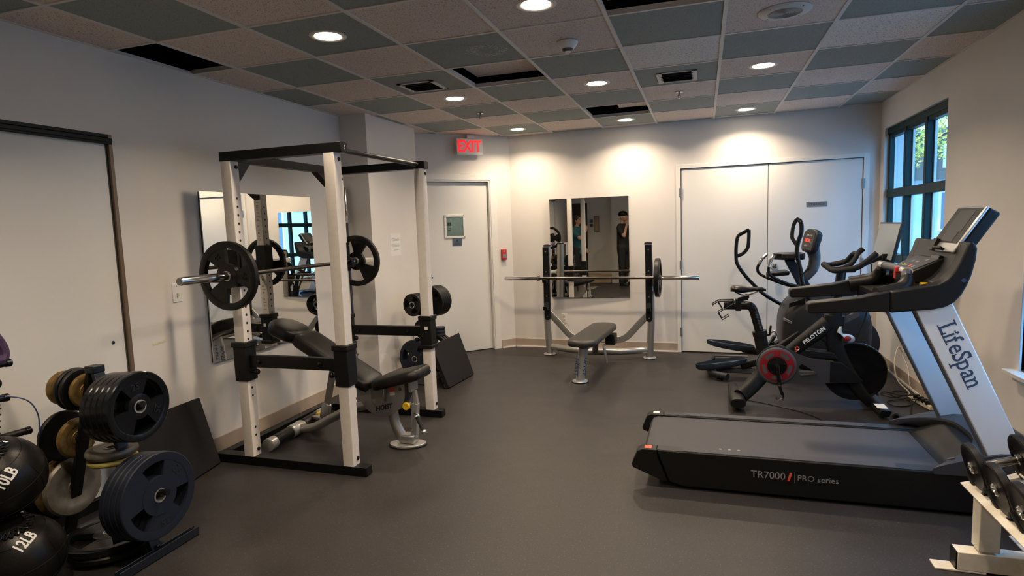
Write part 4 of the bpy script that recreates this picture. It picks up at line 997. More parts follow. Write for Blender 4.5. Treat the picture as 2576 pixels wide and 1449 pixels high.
# console side shells: arm that curves up to the top of the console
outer = [(2.228, 1.022), (2.24, 1.010), (2.60, 1.028), (2.785, 1.046), (2.833, 1.058), (2.871, 1.081), (2.900, 1.118), (2.922, 1.165), (2.938, 1.214), (2.953, 1.286), (2.957, 1.341), (2.948, 1.366), (2.927, 1.376)]
inner = [(2.916, 1.362), (2.901, 1.312), (2.884, 1.268), (2.862, 1.226), (2.834, 1.193), (2.800, 1.172), (2.694, 1.152), (2.6, 1.136), (2.468, 1.114), (2.236, 1.084), (2.228, 1.076)]
outer = [(2.228, 1.022), (2.24, 1.010)]+outer[2:]
for y0, y1 in ((-3.615, -3.535), (-2.945, -2.865)):
    p_ = part('handrail', MB().xz([(2.228, 1.030), (2.238, 1.020), (2.60, 1.034), (2.60, 1.136), (2.468, 1.106), (2.24, 1.078), (2.228, 1.068)], y0, y1), 'black_plastic', T, bev=.012, seg=3)
    part('console_side', MB().xz([(2.60, 1.028)]+outer[3:]+inner[:7]+[(2.60, 1.136)], y0-.004, y1+.004), 'black_plastic', T, bev=.010, seg=3)
part('logo_mark', MB().lathe((2.905, -3.6195, 1.19), -Y, [(.010, 0), (.010, .001)], n=16), 'navy_ink', T)
# face of the console between the shells
face = [(2.80, 1.172), (2.834, 1.193), (2.862, 1.226), (2.884, 1.268), (2.901, 1.312), (2.918, 1.372), (2.950, 1.365), (2.94, 1.22), (2.90, 1.12), (2.84, 1.07), (2.78, 1.07)]
part('console_face', MB().xz(face, -3.54, -2.94), 'charcoal_plastic', T, bev=.004)
part('tray_floor', MB().xz([(2.60, 1.075), (2.82, 1.085), (2.82, 1.115), (2.60, 1.10)], -3.535, -2.945), 'black_plastic', T)
part('bottle_holder', MB().sweep([V((2.845+.055*math.sin(a)*.6, -3.445+.05*math.cos(a), 1.175+.05*math.sin(a))) for a in [2*PI*k/24 for k in range(25)]], rrect(.004, .004, .002, 2), up=(1, 0, -1)), 'black_gloss', T)
m = MB().xz([(2.735, 1.215), (2.885, 1.285), (2.90, 1.20), (2.80, 1.15), (2.735, 1.165)], -3.42, -3.06); db = part('button_pod', m, 'black_plastic', T, bev=.006)
ku = V((.15, 0, .07)).normalized(); kn = V((-.07, 0, .15)).normalized()
part('keypad', MB().obox(V((2.808, -3.24, 1.2505))+kn*.001, ku, Y, kn, .068, .165, .0012), 'grey_plastic', db)
for k, (dx, dy, c_, sz) in enumerate(((-.035, .10, 'band_green', .014), (-.035, .06, 'yellow_plastic', .012), (-.035, .02, 'grey_ink', .014), (-.035, -.04, 'red_ink', .014), (-.035, -.09, 'lightgrey_plastic', .012), (.01, -.02, 'grey_ink', .02), (.01, .05, 'grey_ink', .018), (.04, -.08, 'grey_ink', .014))):
    part('button', MB().obox(V((2.808, -3.24+dy, 1.2505))+ku*dx+kn*.0028, ku, Y, kn, .008, sz, .001), c_, db)
part('grip_bar', MB().tube([(2.70, -3.50, 1.16), (2.705, -3.475, 1.205), (2.715, -3.43, 1.222), (2.715, -3.24, 1.225), (2.715, -3.05, 1.222), (2.705, -3.005, 1.205), (2.70, -2.98, 1.16)], .023, n=16, smooth=5), 'grey_plastic', T)
for y in (-3.50, -2.98):
    part('grip_arm', MB().tube([(2.708, y+(.025 if y < -3.2 else -.025), 1.20), (2.70, y, 1.165), (2.665, y-.02 if y < -3.2 else y+.02, 1.13), (2.56, y-.04 if y < -3.2 else y+.04, 1.105)], [.027, .036, .044, .046], n=14, smooth=6), 'black_plastic', T)
for y in (-3.44, -3.04): part('pulse_sensor', MB().tube([(2.7125, y+.03, 1.2245), (2.7125, y-.03, 1.2235)], .0238, n=16, smooth=0), 'chrome', T)
m = MB().obox(V((2.695, -3.36, 1.224)), X, Y, Z, .012, .018, .016); k_ = part('safety_key', m, 'red_plastic', T, bev=.005, label='red emergency stop key')
part('key_clip', MB().obox(V((2.684, -3.36, 1.196)), X, Y, Z, .003, .010, .018), 'red_plastic', k_)
part('towel', MB().obox(V((2.79, -3.47, 1.135)), X, Y, Z, .02, .02, .03), 'yellow_plastic', T, label='small yellow tag in the tray', bev=.004)
# tilted screen on top
s0, s1 = V((2.884, 0, 1.321)), V((3.024, 0, 1.546)); su = (s1-s0).normalized(); sn_ = V((-su.z, 0, su.x)); L_ = (s1-s0).length
cc = (s0+s1)/2; cc.y = -3.345
mo = part('monitor', MB().obox(cc-sn_*.010, su, Y, sn_, L_/2, .170, .009), 'silver_light', T, bev=.008, seg=3)
part('monitor_back', MB().obox(cc-sn_*.047+su*.004, su, Y, sn_, L_/2-.006, .166, .029), 'black_plastic', mo, bev=.01)
part('screen_bezel', MB().obox(cc-sn_*.0018+su*.018, su, Y, sn_, L_/2-.030, .158, .0012), 'screen_dark', mo)
part('screen', MB().obox(cc-sn_*.0005+su*.045, su, Y, sn_, .062, .095, .0012), 'screen_lcd', mo)
part('screen_line', MB().obox(cc-sn_*.0003-su*.045, su, Y, sn_, .030, .075, .0012), 'screen_lcd', mo)
part('book_ledge', MB().obox(s0+V((0, -3.345, 0))+su*.010+sn_*.010, sn_, Y, su, .013, .055, .007), 'black_plastic', mo, bev=.004)
part('monitor_neck', MB().bar((2.93, -3.25, 1.30), (2.955, -3.25, 1.36), .12, .05, up=Y), 'black_plastic', T)
part('port_panel', MB().obox(V((2.879, -3.34, 1.285)), V((.30, 0, .95)), Y, V((-.95, 0, .30)), .012, .06, .010), 'black_gloss', T, bev=.003)

# ================================================================ exercise bike
B = thing('exercise_bike', 'black studio bike with a red crank cover and a tilted tablet screen', 'exercise bike', (2.5, -1.8, 0))
yc = -1.80
def rt(pts, w_, h_, up=(0, 1, 0), sc=None, k=5): return MB().sweep(spline([V((p[0], p[2] if len(p) > 2 else yc, p[1])) for p in pts], k), rrect(w_, h_, min(w_, h_)*.7, 4), up=up, scales=sc)
def scl(n, a, b, k=5): N = (n-1)*k+1; return [a+(b-a)*i/(N-1) for i in range(N)]
part('rear_leg', rt([(2.24, .37), (2.19, .27, -1.80), (2.10, .165, -1.84), (2.00, .09, -1.93)], .058, .050, sc=scl(4, 1.1, 1.0)), 'black_matte', B, ang=50)
part('seat_tube', rt([(2.20, .34), (2.178, .44), (2.160, .535), (2.150, .60)], .050, .045), 'black_matte', B, ang=50)
part('tube_collar', rt([(2.157, .565), (2.149, .605)], .056, .050, k=1), 'black_plastic', B, ang=50)
part('seat_post', rt([(2.150, .60), (2.115, .73), (2.098, .785), (2.075, .810), (2.03, .815), (1.875, .815)], .034, .028), 'black_gloss', B, ang=50)
m = MB()
for k in range(16):
    p = V((2.150, yc-.0285, .62))+(V((2.108, yc-.0285, .765))-V((2.150, yc-.0285, .62)))*(k/15); m.obox(p+V((.010, 0, 0)), X, Y, Z, .006, .0006, .001)
part('height_scale', m, 'grey_ink', B)
part('seat_slider', MB().box((1.963, yc-.034, .772), (2.008, yc+.034, .868)), 'black_plastic', B, bev=.006)
m = MB().bar((1.985, yc, .86), (2.06, yc, .878), .035, .02, up=Y).cyl((2.05, yc-.022, .888), (2.05, yc+.022, .888), .02); part('saddle_clamp', m, 'black_steel', B)
m = MB(); sec = []
for x, z, w_, h_ in ((1.927, .945, .045, .016), (1.940, .955, .072, .022), (1.97, .955, .078, .026), (2.01, .949, .062, .028), (2.06, .947, .036, .020), (2.12, .949, .024, .016), (2.17, .948, .021, .015), (2.197, .940, .012, .008)):
    sec.append([V((x, yc+w_*math.cos(a), z+h_*(math.sin(a) if math.sin(a) > 0 else 1.5*math.sin(a)*abs(math.cos(a))**.3))) for a in [2*PI*k/20 for k in range(20)]])
m.loft(sec); part('saddle', m, 'vinyl', B, ang=70)
part('saddle_rail', MB().tube([(1.96, yc-.02, .925), (2.02, yc-.02, .90), (2.08, yc-.02, .905), (2.15, yc-.012, .935)], .0035, n=8).tube([(1.96, yc+.02, .925), (2.02, yc+.02, .90), (2.08, yc+.02, .905), (2.15, yc+.012, .935)], .0035, n=8), 'bar_dark', B)
for s in (-1, 1):
    y = yc+s*.05
    part('weight_cradle', MB().tube([(1.955, y, .858), (1.83, y, .853), (1.785, y, .822)], .0045, n=8, smooth=0).tube([(1.945, y, .832), (1.866, y, .782), (1.826, y, .85)], .0045, n=8, smooth=0).tube([(1.866, y, .782), (1.83, y, .755), (1.862, y, .700), (1.912, y, .735)], .0045, n=8, smooth=0), 'black_steel', B)
part('cradle_bar', MB().cyl((1.785, yc-.05, .822), (1.785, yc+.05, .822), .0045, n=8), 'black_steel', B)
part('adjust_lever', MB().bar((2.185, yc-.03, .575), (2.225, yc-.03, .58), .016, .016).bar((2.222, yc-.03, .575), (2.232, yc-.03, .655), .016, .016), 'black_gloss', B, bev=.003)
part('down_tube', rt([(2.28, .345), (2.40, .455), (2.53, .568), (2.655, .675)], .052, .045, sc=scl(4, .85, 1.25)), 'black_matte', B, ang=50)
part('fork', rt([(2.70, .74), (2.692, .62), (2.70, .50), (2.755, .375), (2.83, .235), (2.90, .12), (2.965, .045)], .055, .042, sc=scl(7, 1.35, .72)), 'black_matte', B, ang=50)
part('head_gusset', MB().xz(smooth2([(2.55, .60), (2.64, .72), (2.74, .745), (2.745, .66), (2.70, .52), (2.66, .50), (2.62, .53)], 3), yc-.036, yc+.036), 'black_matte', B, bev=.012, seg=3)
part('head_tube', rt([(2.695, .70), (2.712, .80)], .048, .045, k=1), 'black_matte', B)
part('handlebar_post', rt([(2.705, .78), (2.74, 1.09)], .034, .028, k=1), 'black_gloss', B, ang=50)
txo = V((2.51, yc-.0520, .575))
lg = text('PELOTON', .042, V((2.545, yc-.0585, .585)), V((.76, 0, .65)), V((-.65, 0, .76)), 'white_ink', B, depth=.0008, bold=.0012, spacing=1.05)
m = MB(); lc = V((2.425, yc-.0535, .478))
m.sector(lc, -Y, V((.3, 0, 1)), .009, .017, R(-60), R(200), 0, .0015, 16); part('logo_mark', m, 'red_ink', B)
part('logo_mark', MB().obox(lc+V((-.004, -.001, -.018)), V((.5, 0, 1)), V((1, 0, -.5)), Y, .012, .004, .0008), 'red_ink', B); part('logo_mark', MB().sector(lc, -Y, V((.3, 0, 1)), .009, .017, R(205), R(285), 0, .0016, 8), 'white_ink', B)
# flywheel, guard, crank
fc = V((2.845, yc+.0, .295))
fw = part('flywheel', MB().lathe(fc-Y*.014, Y, [(.03, 0), (.06, .004), (.17, .004), (.19, -.004), (.222, -.004), (.228, .002), (.228, .026), (.222, .032), (.19, .032), (.17, .024), (.06, .024), (.03, .028)], n=72), 'black_gloss', B)
part('flywheel_rim', MB().torus(fc-Y*.0, Y, .228, .0035, n=72, k=6), 'bar_dark', fw)
g_ = smooth2([(2.275, .500), (2.36, .475), (2.47, .415), (2.60, .392), (2.70, .378), (2.775, .30), (2.80, .235), (2.70, .212), (2.50, .205), (2.36, .195), (2.27, .172), (2.165, .225), (2.118, .335), (2.165, .448)], 3)
hole = [(2.46, .355), (2.55, .300), (2.565, .280), (2.46, .262), (2.44, .275), (2.44, .34)]
m = MB(); yg = yc-.065
bm_ = bmesh.new()
def ringv(poly, y): return [bm_.verts.new((x, y, z)) for x, z in poly]
A_, H_ = ringv(g_, yg), ringv(hole, yg)
es = [bm_.edges.new((A_[i], A_[(i+1) % len(A_)])) for i in range(len(A_))]+[bm_.edges.new((H_[i], H_[(i+1) % len(H_)])) for i in range(len(H_))]
bmesh.ops.triangle_fill(bm_, edges=es, use_beauty=True)
ex_ = bmesh.ops.extrude_face_region(bm_, geom=bm_.faces[:]); bmesh.ops.translate(bm_, verts=[v for v in ex_['geom'] if isinstance(v, bmesh.types.BMVert)], vec=(0, .035, 0))
bm_.verts.index_update(); m.add([v.co.copy() for v in bm_.verts], [[v.index for v in f.verts] for f in bm_.faces]); bm_.free()
part('chain_guard', m, 'guard_smoke', B)
part('rear_guard', MB().xz([(2.66, .385), (2.74, .375), (2.80, .33), (2.895, .235), (2.86, .215), (2.66, .215)], yg-.004, yg+.03), 'black_plastic', B, bev=.004)
part('guard_lip', MB().bar((2.445, yg-.001, .258), (2.57, yg-.001, .276), .006, .01), 'bar_steel', B)
part('side_cover', MB().xz([(2.48, .470), (2.69, .452), (2.725, .395), (2.50, .405)], yc-.05, yc+.05), 'black_plastic', B, bev=.01)
cc_ = V((2.275, yg, .337))
rg = part('crank_cover', MB().lathe(cc_, -Y, [(.145, -.002), (.148, .006), (.140, .012), (.128, .013)], n=56), 'grey_plastic', B)
m = MB().lathe(cc_-Y*.0125, -Y, [(.128, 0), (.128, .003), (.118, .005), (.072, .005), (.070, 0)], n=56); red = part('red_ring', m, 'red_guard', rg, label='red spoked cover ring')
for k in range(5):
    a = R(90+72*k+36); part('ring_cutout', MB().sector(cc_-Y*.0176, -Y, V((math.cos(a), 0, math.sin(a))), .084, .112, R(-22), R(22), 0, .0006, 8), 'grey_plastic', red)
part('chainring_disc', MB().lathe(cc_-Y*.015, -Y, [(.073, 0), (.073, .006), (.02, .010), (.018, .03)], n=40), 'black_gloss', rg)
for k in range(5):
    a = R(90+72*k); part('bolt', MB().lathe(cc_+V((.060*math.cos(a), -.021, .060*math.sin(a))), -Y, [(.005, 0), (.004, .003)], n=8), 'bar_steel', rg)
part('crank_arm', MB().bar(cc_+V((0, -.05, .012)), cc_+V((.018, -.058, -.165)), .028, .016, up=Y), 'black_gloss', B, bev=.005)
pd_ = part('pedal', MB().obox(cc_+V((.020, -.095, -.172)), V((.3, 0, -1)), Y, X, .042, .035, .012), 'black_plastic', B, bev=.005)
part('toe_cage', MB().tube([cc_+V((-.012, -.095, -.235)), cc_+V((-.005, -.095, -.25)), cc_+V((.035, -.095, -.245)), cc_+V((.04, -.095, -.20))], .006, n=8), 'bar_dark', pd_)
part('crank_arm', MB().bar(cc_+V((0, .13, -.012)), cc_+V((-.018, .14, .165)), .028, .016, up=Y), 'black_gloss', B, bev=.005)
pd_ = part('pedal', MB().obox(cc_+V((-.018, .178, .172)), V((.5, 0, 1)), Y, X, .042, .035, .012), 'black_plastic', B, bev=.005)
part('toe_cage', MB().tube([cc_+V((-.03, .178, .23)), cc_+V((.0, .178, .25)), cc_+V((.015, .178, .21))], .006, n=8), 'chrome', pd_)
part('resistance_knob', MB().bar((2.745, yc-.03, .695), (2.855, yc-.03, .765), .045, .035, up=Y), 'clear_plastic', B, bev=.008)
# handlebars
part('handlebar', MB().tube([(2.93, yc-.20, 1.235), (2.865, yc-.20, 1.175), (2.80, yc-.19, 1.128), (2.70, yc-.17, 1.108), (2.655, yc-.12, 1.105), (2.625, yc-.05, 1.130), (2.615, yc, 1.140), (2.625, yc+.05, 1.140), (2.655, yc+.12, 1.130), (2.70, yc+.17, 1.128), (2.80, yc+.19, 1.150), (2.865, yc+.20, 1.19), (2.93, yc+.20, 1.25)], .021, n=14, smooth=5), 'rubber_black', B, ang=60)
part('inner_bar', MB().tube([(2.70, yc-.14, 1.115), (2.78, yc-.11, 1.15), (2.83, yc-.07, 1.215), (2.835, yc, 1.225), (2.83, yc+.07, 1.215), (2.78, yc+.11, 1.15), (2.70, yc+.14, 1.13)], .018, n=12, smooth=5), 'rubber_black', B, ang=60)
part('bar_clamp', MB().obox(V((2.745, yc, 1.10)), X, Y, Z, .09, .035, .022), 'black_plastic', B, bev=.012, seg=3)
part('cable', MB().tube([(2.94, yc-.02, 1.14), (2.93, yc-.05, .95), (2.90, yc-.06, .75), (2.84, yc-.04, .54)], .005, n=8, smooth=5), 'black_matte', B)
# tablet on its arm
part('screen_arm', MB().bar((2.78, yc, 1.09), (3.03, yc, 1.20), .04, .03), 'black_plastic', B, bev=.008)
t0_, t1_ = V((3.002, yc, 1.165)), V((3.062, yc, 1.455)); tu = (t1_-t0_).normalized(); tn = V((-tu.z, 0, tu.x))
tb = part('tablet', MB().obox((t0_+t1_)/2-tn*.012, tu, Y, tn, .149, .272, .010), 'black_gloss', B, bev=.004)
part('screen', MB().obox((t0_+t1_)/2-tn*.0008+tu*.004, tu, Y, tn, .132, .258, .0008), 'screen_pale', tb)
part('tablet_back', MB().obox((t0_+t1_)/2-tn*.035-tu*.03, tu, Y, tn, .09, .12, .016), 'black_plastic', tb, bev=.01)
part('phone_holder', MB().obox(V((3.0, yc-.13, 1.19)), Z, Y, X, .035, .012, .02), 'rubber_black', B, bev=.006)
# feet
def cap_bar(p, q, r, rz): 
    p, q = V(p), V(q); d = (q-p).normalized(); s = d.cross(Z); return MB().sweep([p, p+d*.02, q-d*.02, q], [(x*r, y*rz) for x, y in rrect(1, 1, .8, 5)], scales=[.8, 1, 1, .8])
part('rear_stabiliser', MB().sweep([V((1.972, -2.115, .080)), V((1.972, -2.095, .080)), V((1.968, -1.95, .078)), V((1.955, -1.53, .066)), V((1.955, -1.51, .066))], [(x*.060, y*.042) for x, y in rrect(1, 1, .8, 5)], scales=[.85, 1, .98, .62, .5]), 'black_plastic', B, ang=50)
part('front_stabiliser', cap_bar((3.00, -2.08, .05), (3.00, -1.53, .05), .048, .030), 'black_plastic', B, ang=50)
for y in (-2.05, -1.57): part('leveling_foot', MB().lathe((1.968, y, 0), Z, [(.028, 0), (.028, .012), (.012, .018), (.012, .05)], n=20), 'rubber_black', B)
for y in (-2.10, -1.51):
    w_ = part('transport_wheel', MB().lathe((3.055, y-.014, .036), Y, [(.012, 0), (.032, 0), (.036, .006), (.036, .022), (.032, .028), (.012, .028)], n=28), 'clear_plastic', B)
    part('wheel_hub', MB().lathe((3.055, y-.016, .036), Y, [(.02, 0), (.02, .032)], n=20), 'black_steel', w_)
for y in (-2.0, -1.62): part('leveling_foot', MB().lathe((2.985, y, 0), Z, [(.02, 0), (.02, .012), (.01, .02)], n=16), 'rubber_black', B)
part('label', MB().obox(V((2.985, -1.99, .0808)), X, Y, Z, .035, .06, .0006), 'paper', B, label='white paper sticker on the front foot')
sh = MB().loft([[V((x+a_*.0, yc-.085+w_*math.cos(q), z))+V((h_*math.sin(q)*c_, 0, h_*math.sin(q)*d_)) for q in [2*PI*k/20 for k in range(20)]] for x, z, w_, h_, c_, d_, a_ in ((2.725, .665, .012, .010, 1, .2, 0), (2.718, .640, .018, .014, 1, .1, 0), (2.722, .612, .028, .022, .9, -.3, 0), (2.742, .585, .036, .032, .5, -.8, 0), (2.775, .572, .038, .036, .1, -1, 0), (2.805, .570, .030, .029, 0, -1, 0), (2.822, .568, .014, .014, 0, -1, 0))])
b_ = single('water_bottle', sh, 'bottle_shell', 'pale blue and red curved bottle held behind the fork of the studio bike', 'bottle', origin=(2.74, yc-.085, .57), ang=70)
part('red_panel', MB().ball((2.766, yc-.118, .577), .024, 16, 10, sx=1.1, sy=.3, sz=.85), 'red_guard', b_)

# ================================================================ elliptical trainer
E_ = thing('elliptical_trainer', 'dark elliptical trainer with long moving handles in front of the storage doors', 'elliptical trainer', (2.5, -.76, 0))
ye = -.74
yn, yfr = -1.05, -.45
part('front_housing', MB().loft([[V((cx_+rx*math.copysign(abs(math.cos(a))**.75, math.cos(a)), y, cz+rz*math.copysign(abs(math.sin(a))**.75, math.sin(a)))) for a in [2*PI*k/36 for k in range(36)]] for y, cx_, rx, cz, rz in ((-1.03, 2.78, .28, .44, .30), (-1.0, 2.78, .345, .44, .345), (-.95, 2.79, .375, .44, .372), (-.74, 2.80, .385, .44, .385), (-.53, 2.79, .375, .44, .372), (-.48, 2.78, .345, .44, .345), (-.45, 2.78, .28, .44, .30))]), 'charcoal_plastic', E_, ang=60)
part('housing_recess', MB().obox(V((2.53, -1.033, .735)), V((1, 0, .35)), Y, Z, .07, .006, .022), 'black_gloss', E_, bev=.004)
part('badge', MB().obox(V((2.46, -1.012, .565)), V((1, .0, -.5)), Z, Y, .042, .013, .01), 'grey_ink', E_, bev=.002, label='small oblong maker badge')
text('octane', .020, V((2.46, -1.0235, .565)), V((1, 0, -.48)), V((.43, 0, .9)), 'black_ink', E_, depth=.0004)
part('rear_wheel_cover', MB().lathe((3.02, -.62, .33), Y, [(.02, -.2), (.20, -.2), (.25, -.17), (.25, .12), (.20, .15)], n=48), 'navy_steel', E_, ang=50)
# base rails and rear end
part('base_rail', MB().bar((1.83, -.98, .075), (2.75, -.98, .075), .07, .05), 'grey_plastic', E_, bev=.01)
part('base_rail', MB().bar((1.83, -.50, .075), (2.75, -.50, .075), .07, .05), 'grey_plastic', E_, bev=.01)
part('rear_crossfoot', MB().tube([(1.93, -1.16, .05), (1.80, -1.05, .055), (1.77, -.74, .055), (1.80, -.45, .055), (1.93, -.33, .05)], .033, n=14, smooth=5), 'charcoal_plastic', E_, ang=60)
part('front_crossfoot', MB().box((3.05, -1.12, 0), (3.15, -.36, .07)), 'black_plastic', E_, bev=.015)
part('roller_ramp', MB().obox(V((1.99, -.98, .106)), X, Y, Z, .16, .02, .005), 'bar_steel', E_)
part('roller_ramp', MB().obox(V((1.99, -.50, .106)), X, Y, Z, .16, .02, .005), 'bar_steel', E_)
for x, y in ((1.86, -1.10), (1.86, -.38)): part('leveling_foot', MB().lathe((x, y, 0), Z, [(.03, 0), (.03, .012), (.012, .02)], n=16), 'rubber_black', E_)
def pedal(y, x0, z0, slope, lb=None):
    # boat-shaped foot tray with a low rim
    n = 28; ol = []
    pf = [(0, 0), (.02, .022), (.07, .052), (.14, .076), (.22, .088), (.32, .090), (.40, .078), (.45, .052), (.47, .02)]
    ol = pf[1:]+[(x, -w_) for x, w_ in reversed(pf)]
    def R_(k, h, sx_=1): return [V((x0+.235+(x-.235)*k*sx_, y+w_*k, z0+slope*x+h+(.028 if x > .36 else 0)*0)) for x, w_ in ol]
    m = MB().loft([R_(.80, -.022), R_(.98, .0), R_(1.0, .038), R_(.965, .042), R_(.93, .010), R_(.5, .006)]); return part('foot_tray', m, 'tray_blue', E_, ang=40)
pa = pedal(yn+.05, 1.635, .085, .16); m = MB()
for k in range(6): m.obox(V((1.70+.025*k, yn+.05, .107+.004*k)), Y, X, Z, .045, .003, .002)
part('tread_ridges', m, 'grey_plastic', pa)
pb = pedal(yfr-.05, 1.745, .235, -.12)
part('pedal_arm', MB().sweep([V((2.05, yn+.05, .125)), V((2.20, yn+.05, .17)), V((2.38, yn+.04, .30)), V((2.56, yn+.03, .455))], rrect(.035, .035, .02, 4), scales=[1, 1.1, 1, .9]), 'black_plastic', E_, ang=50)
part('pedal_arm', MB().sweep([V((2.10, yfr-.05, .185)), V((2.25, yfr-.05, .16)), V((2.45, yfr-.04, .25)), V((2.56, yfr-.03, .36))], rrect(.035, .035, .02, 4)), 'black_plastic', E_, ang=50)
part('swing_handle', MB().tube([(2.16, yfr, 1.41), (2.10, yfr, 1.375), (2.055, yfr, 1.345), (2.038, yfr, 1.26), (2.036, yfr, 1.14), (2.048, yfr, 1.06), (2.116, yfr, .95), (2.21, yfr, .84), (2.32, yfr, .735), (2.50, yfr, .625), (2.62, yfr, .57)], .018, n=14, smooth=4), 'black_gloss', E_, ang=60)
part('handle_loop', MB().tube([(2.158, yfr, 1.405), (2.157, yfr, 1.32), (2.147, yfr, 1.225), (2.10, yfr, 1.165), (2.045, yfr, 1.14)], .0175, n=14, smooth=4), 'rubber_black', E_, ang=60)
part('swing_handle', MB().tube([(2.525, yn+.05, 1.50), (2.555, yn+.02, 1.47), (2.558, yn, 1.38), (2.53, yn, 1.28), (2.525, yn, 1.18), (2.555, yn, 1.04), (2.575, yn, .91), (2.633, yn, .77), (2.70, yn, .66)], .019, n=14, smooth=4), 'black_gloss', E_, ang=60)
part('handle_loop', MB().tube([(2.525, yn+.05, 1.50), (2.50, yn+.06, 1.44), (2.488, yn+.05, 1.34), (2.505, yn+.02, 1.295), (2.525, yn, 1.26)], .0165, n=14, smooth=4), 'rubber_black', E_, ang=60)
mt = [(2.455, 1.11), (2.54, 1.12), (2.64, .95), (2.74, .78), (2.62, .76), (2.545, .93)]
part('console_mast', MB().xz(mt, ye-.035, ye+.035), 'navy_steel', E_, bev=.012, seg=3)
part('fixed_grip', MB().tube([(2.60, ye-.03, .855), (2.47, ye-.09, .895), (2.335, -.88, .965), (2.303, -.885, 1.02), (2.31, -.885, 1.08)], .014, n=12, smooth=5), 'black_gloss', E_, ang=60)
part('fixed_grip', MB().tube([(2.60, ye+.03, .85), (2.47, ye+.07, .87), (2.27, -.60, .955), (2.229, -.595, 1.015), (2.248, -.595, 1.08)], .014, n=12, smooth=5), 'black_gloss', E_, ang=60)
part('pulse_grip', MB().tube([(2.305, -.885, 1.06), (2.318, -.885, 1.11), (2.35, -.885, 1.17)], .0175, n=12), 'chrome', E_)
part('pulse_grip', MB().tube([(2.243, -.595, 1.06), (2.27, -.595, 1.115), (2.318, -.595, 1.165)], .0175, n=12), 'chrome', E_)
part('accessory_tray', MB().loft([[V((x, ye+w_*s_, z)) for x, w_ in ((2.36, .05), (2.42, .13), (2.60, .17), (2.62, .12), (2.62, -.12), (2.60, -.17), (2.42, -.13), (2.36, -.05))] for z, s_ in ((1.12, .9), (1.135, 1), (1.175, 1), (1.18, .95))]), 'charcoal_plastic', E_, bev=.006)
part('magazine_rack', MB().loft([[V((x, ye+w_*s_, z+.1*(x-2.36))) for x, w_ in ((2.30, .06), (2.38, .12), (2.48, .12), (2.49, -.12), (2.38, -.12), (2.30, -.06))] for z, s_ in ((.96, .7), (.985, 1), (1.0, 1))]), 'charcoal_plastic', E_, bev=.004)
part('console_neck', MB().tube([(2.63, ye, .93), (2.70, ye, 1.02), (2.72, ye, 1.12), (2.70, ye, 1.22)], [.04, .05, .05, .06], n=14), 'grey_plastic', E_, ang=60)
ct = V((.22, 0, .975)).normalized(); cn = V((-.975, -.25, .22)).normalized(); cs = ct.cross(cn)
co_ = V((2.66, ye-.02, 1.29)); cw = .145
hd_ = part('console', MB().loft([[co_+cs*x+ct*y-cn*t_ for x, y in smooth2([(-.10*k_, -.10*k_), (.10*k_, -.10*k_), (.135*k_, -.02*k_), (.14*k_, .08*k_), (.06*k_, .115*k_), (-.06*k_, .115*k_), (-.14*k_, .08*k_), (-.135*k_, -.02*k_)], 2)] for t_, k_ in ((0, .93), (.008, 1), (.04, 1), (.06, .9))]), 'charcoal_plastic', E_, ang=40)
part('screen_panel', MB().obox(co_+cn*.0012+ct*.0, cs, ct, cn, .112, .082, .001), 'screen_dark', hd_)
uu = cs if cs.y < 0 else -cs
text('OCTA', .042, co_+cn*.0028+ct*.004-uu*.02, uu, ct, 'led_red', hd_, depth=.0004, bold=.001, name='display_text')
m = MB()
for k in range(4): m.obox(co_+cn*.0026+ct*.055+uu*(-.055+.035*k), uu, ct, cn, .011, .007, .0003)
for k in range(3): m.obox(co_+cn*.0026-ct*.045+uu*(-.05+.025*k), uu, ct, cn, .008, .007, .0003)
for a in range(8): m.obox(co_+cn*.0026+ct*(.004+.018*math.sin(a*PI/4))+uu*(.072+.018*math.cos(a*PI/4)), uu, ct, cn, .004, .002, .0003)
part('panel_markings', m, 'print_grey', hd_)

# ================================================================ dumbbell rack at the lower right
D = thing('dumbbell_rack', 'cream steel dumbbell rack along the window wall at the lower right', 'dumbbell rack', (2.95, -4.6, 0))
for y in (-4.12, -6.35):
    part('post', MB().bar((2.845, y, .10), (2.845, y, .345), .075, .075, up=Y), 'steel_white2', D, bev=.003)
    part('post', MB().bar((3.16, y, .10), (3.16, y, .80), .06, .06, up=Y), 'steel_white2', D, bev=.003)
    part('foot_beam', MB().box((2.735, y-.035, .008), (3.36, y+.035, .088)), 'steel_white2', D, bev=.003)
    part('beam_cap', MB().box((2.729, y-.033, .010), (2.736, y+.033, .086)), 'black_plastic', D)
    part('foot_plate', MB().box((2.655, y-.035, 0), (2.84, y+.035, .008)), 'steel_white2', D, bev=.002)
rl = V((.955, 0, .296)).normalized(); rn = V((-.296, 0, .955)).normalized()
def rail(x, z, w_, nm='shelf_rail'):
    c = V((x, -5.23, z)); return part(nm, MB().obox(c, rl, Y, rn, w_, 1.13, .003).obox(c+rl*w_-rn*.02, rn, Y, rl, .02, 1.13, .003), 'steel_white2', D, bev=.001)
rail(2.80, .385, .05); rail(2.985, .452, .045); rail(2.98, .17, .05, 'lower_rail'); rail(3.16, .22, .05, 'lower_rail')
part('back_flange', MB().obox(V((3.05, -5.2, .495)), Z, Y, X, .032, 1.10, .003), 'steel_white2', D)
for y in (-4.12, -6.35): part('shelf_arm', MB().bar((2.83, y, .358), (3.17, y, .50), .05, .04, up=Y), 'steel_white2', D, bev=.002)
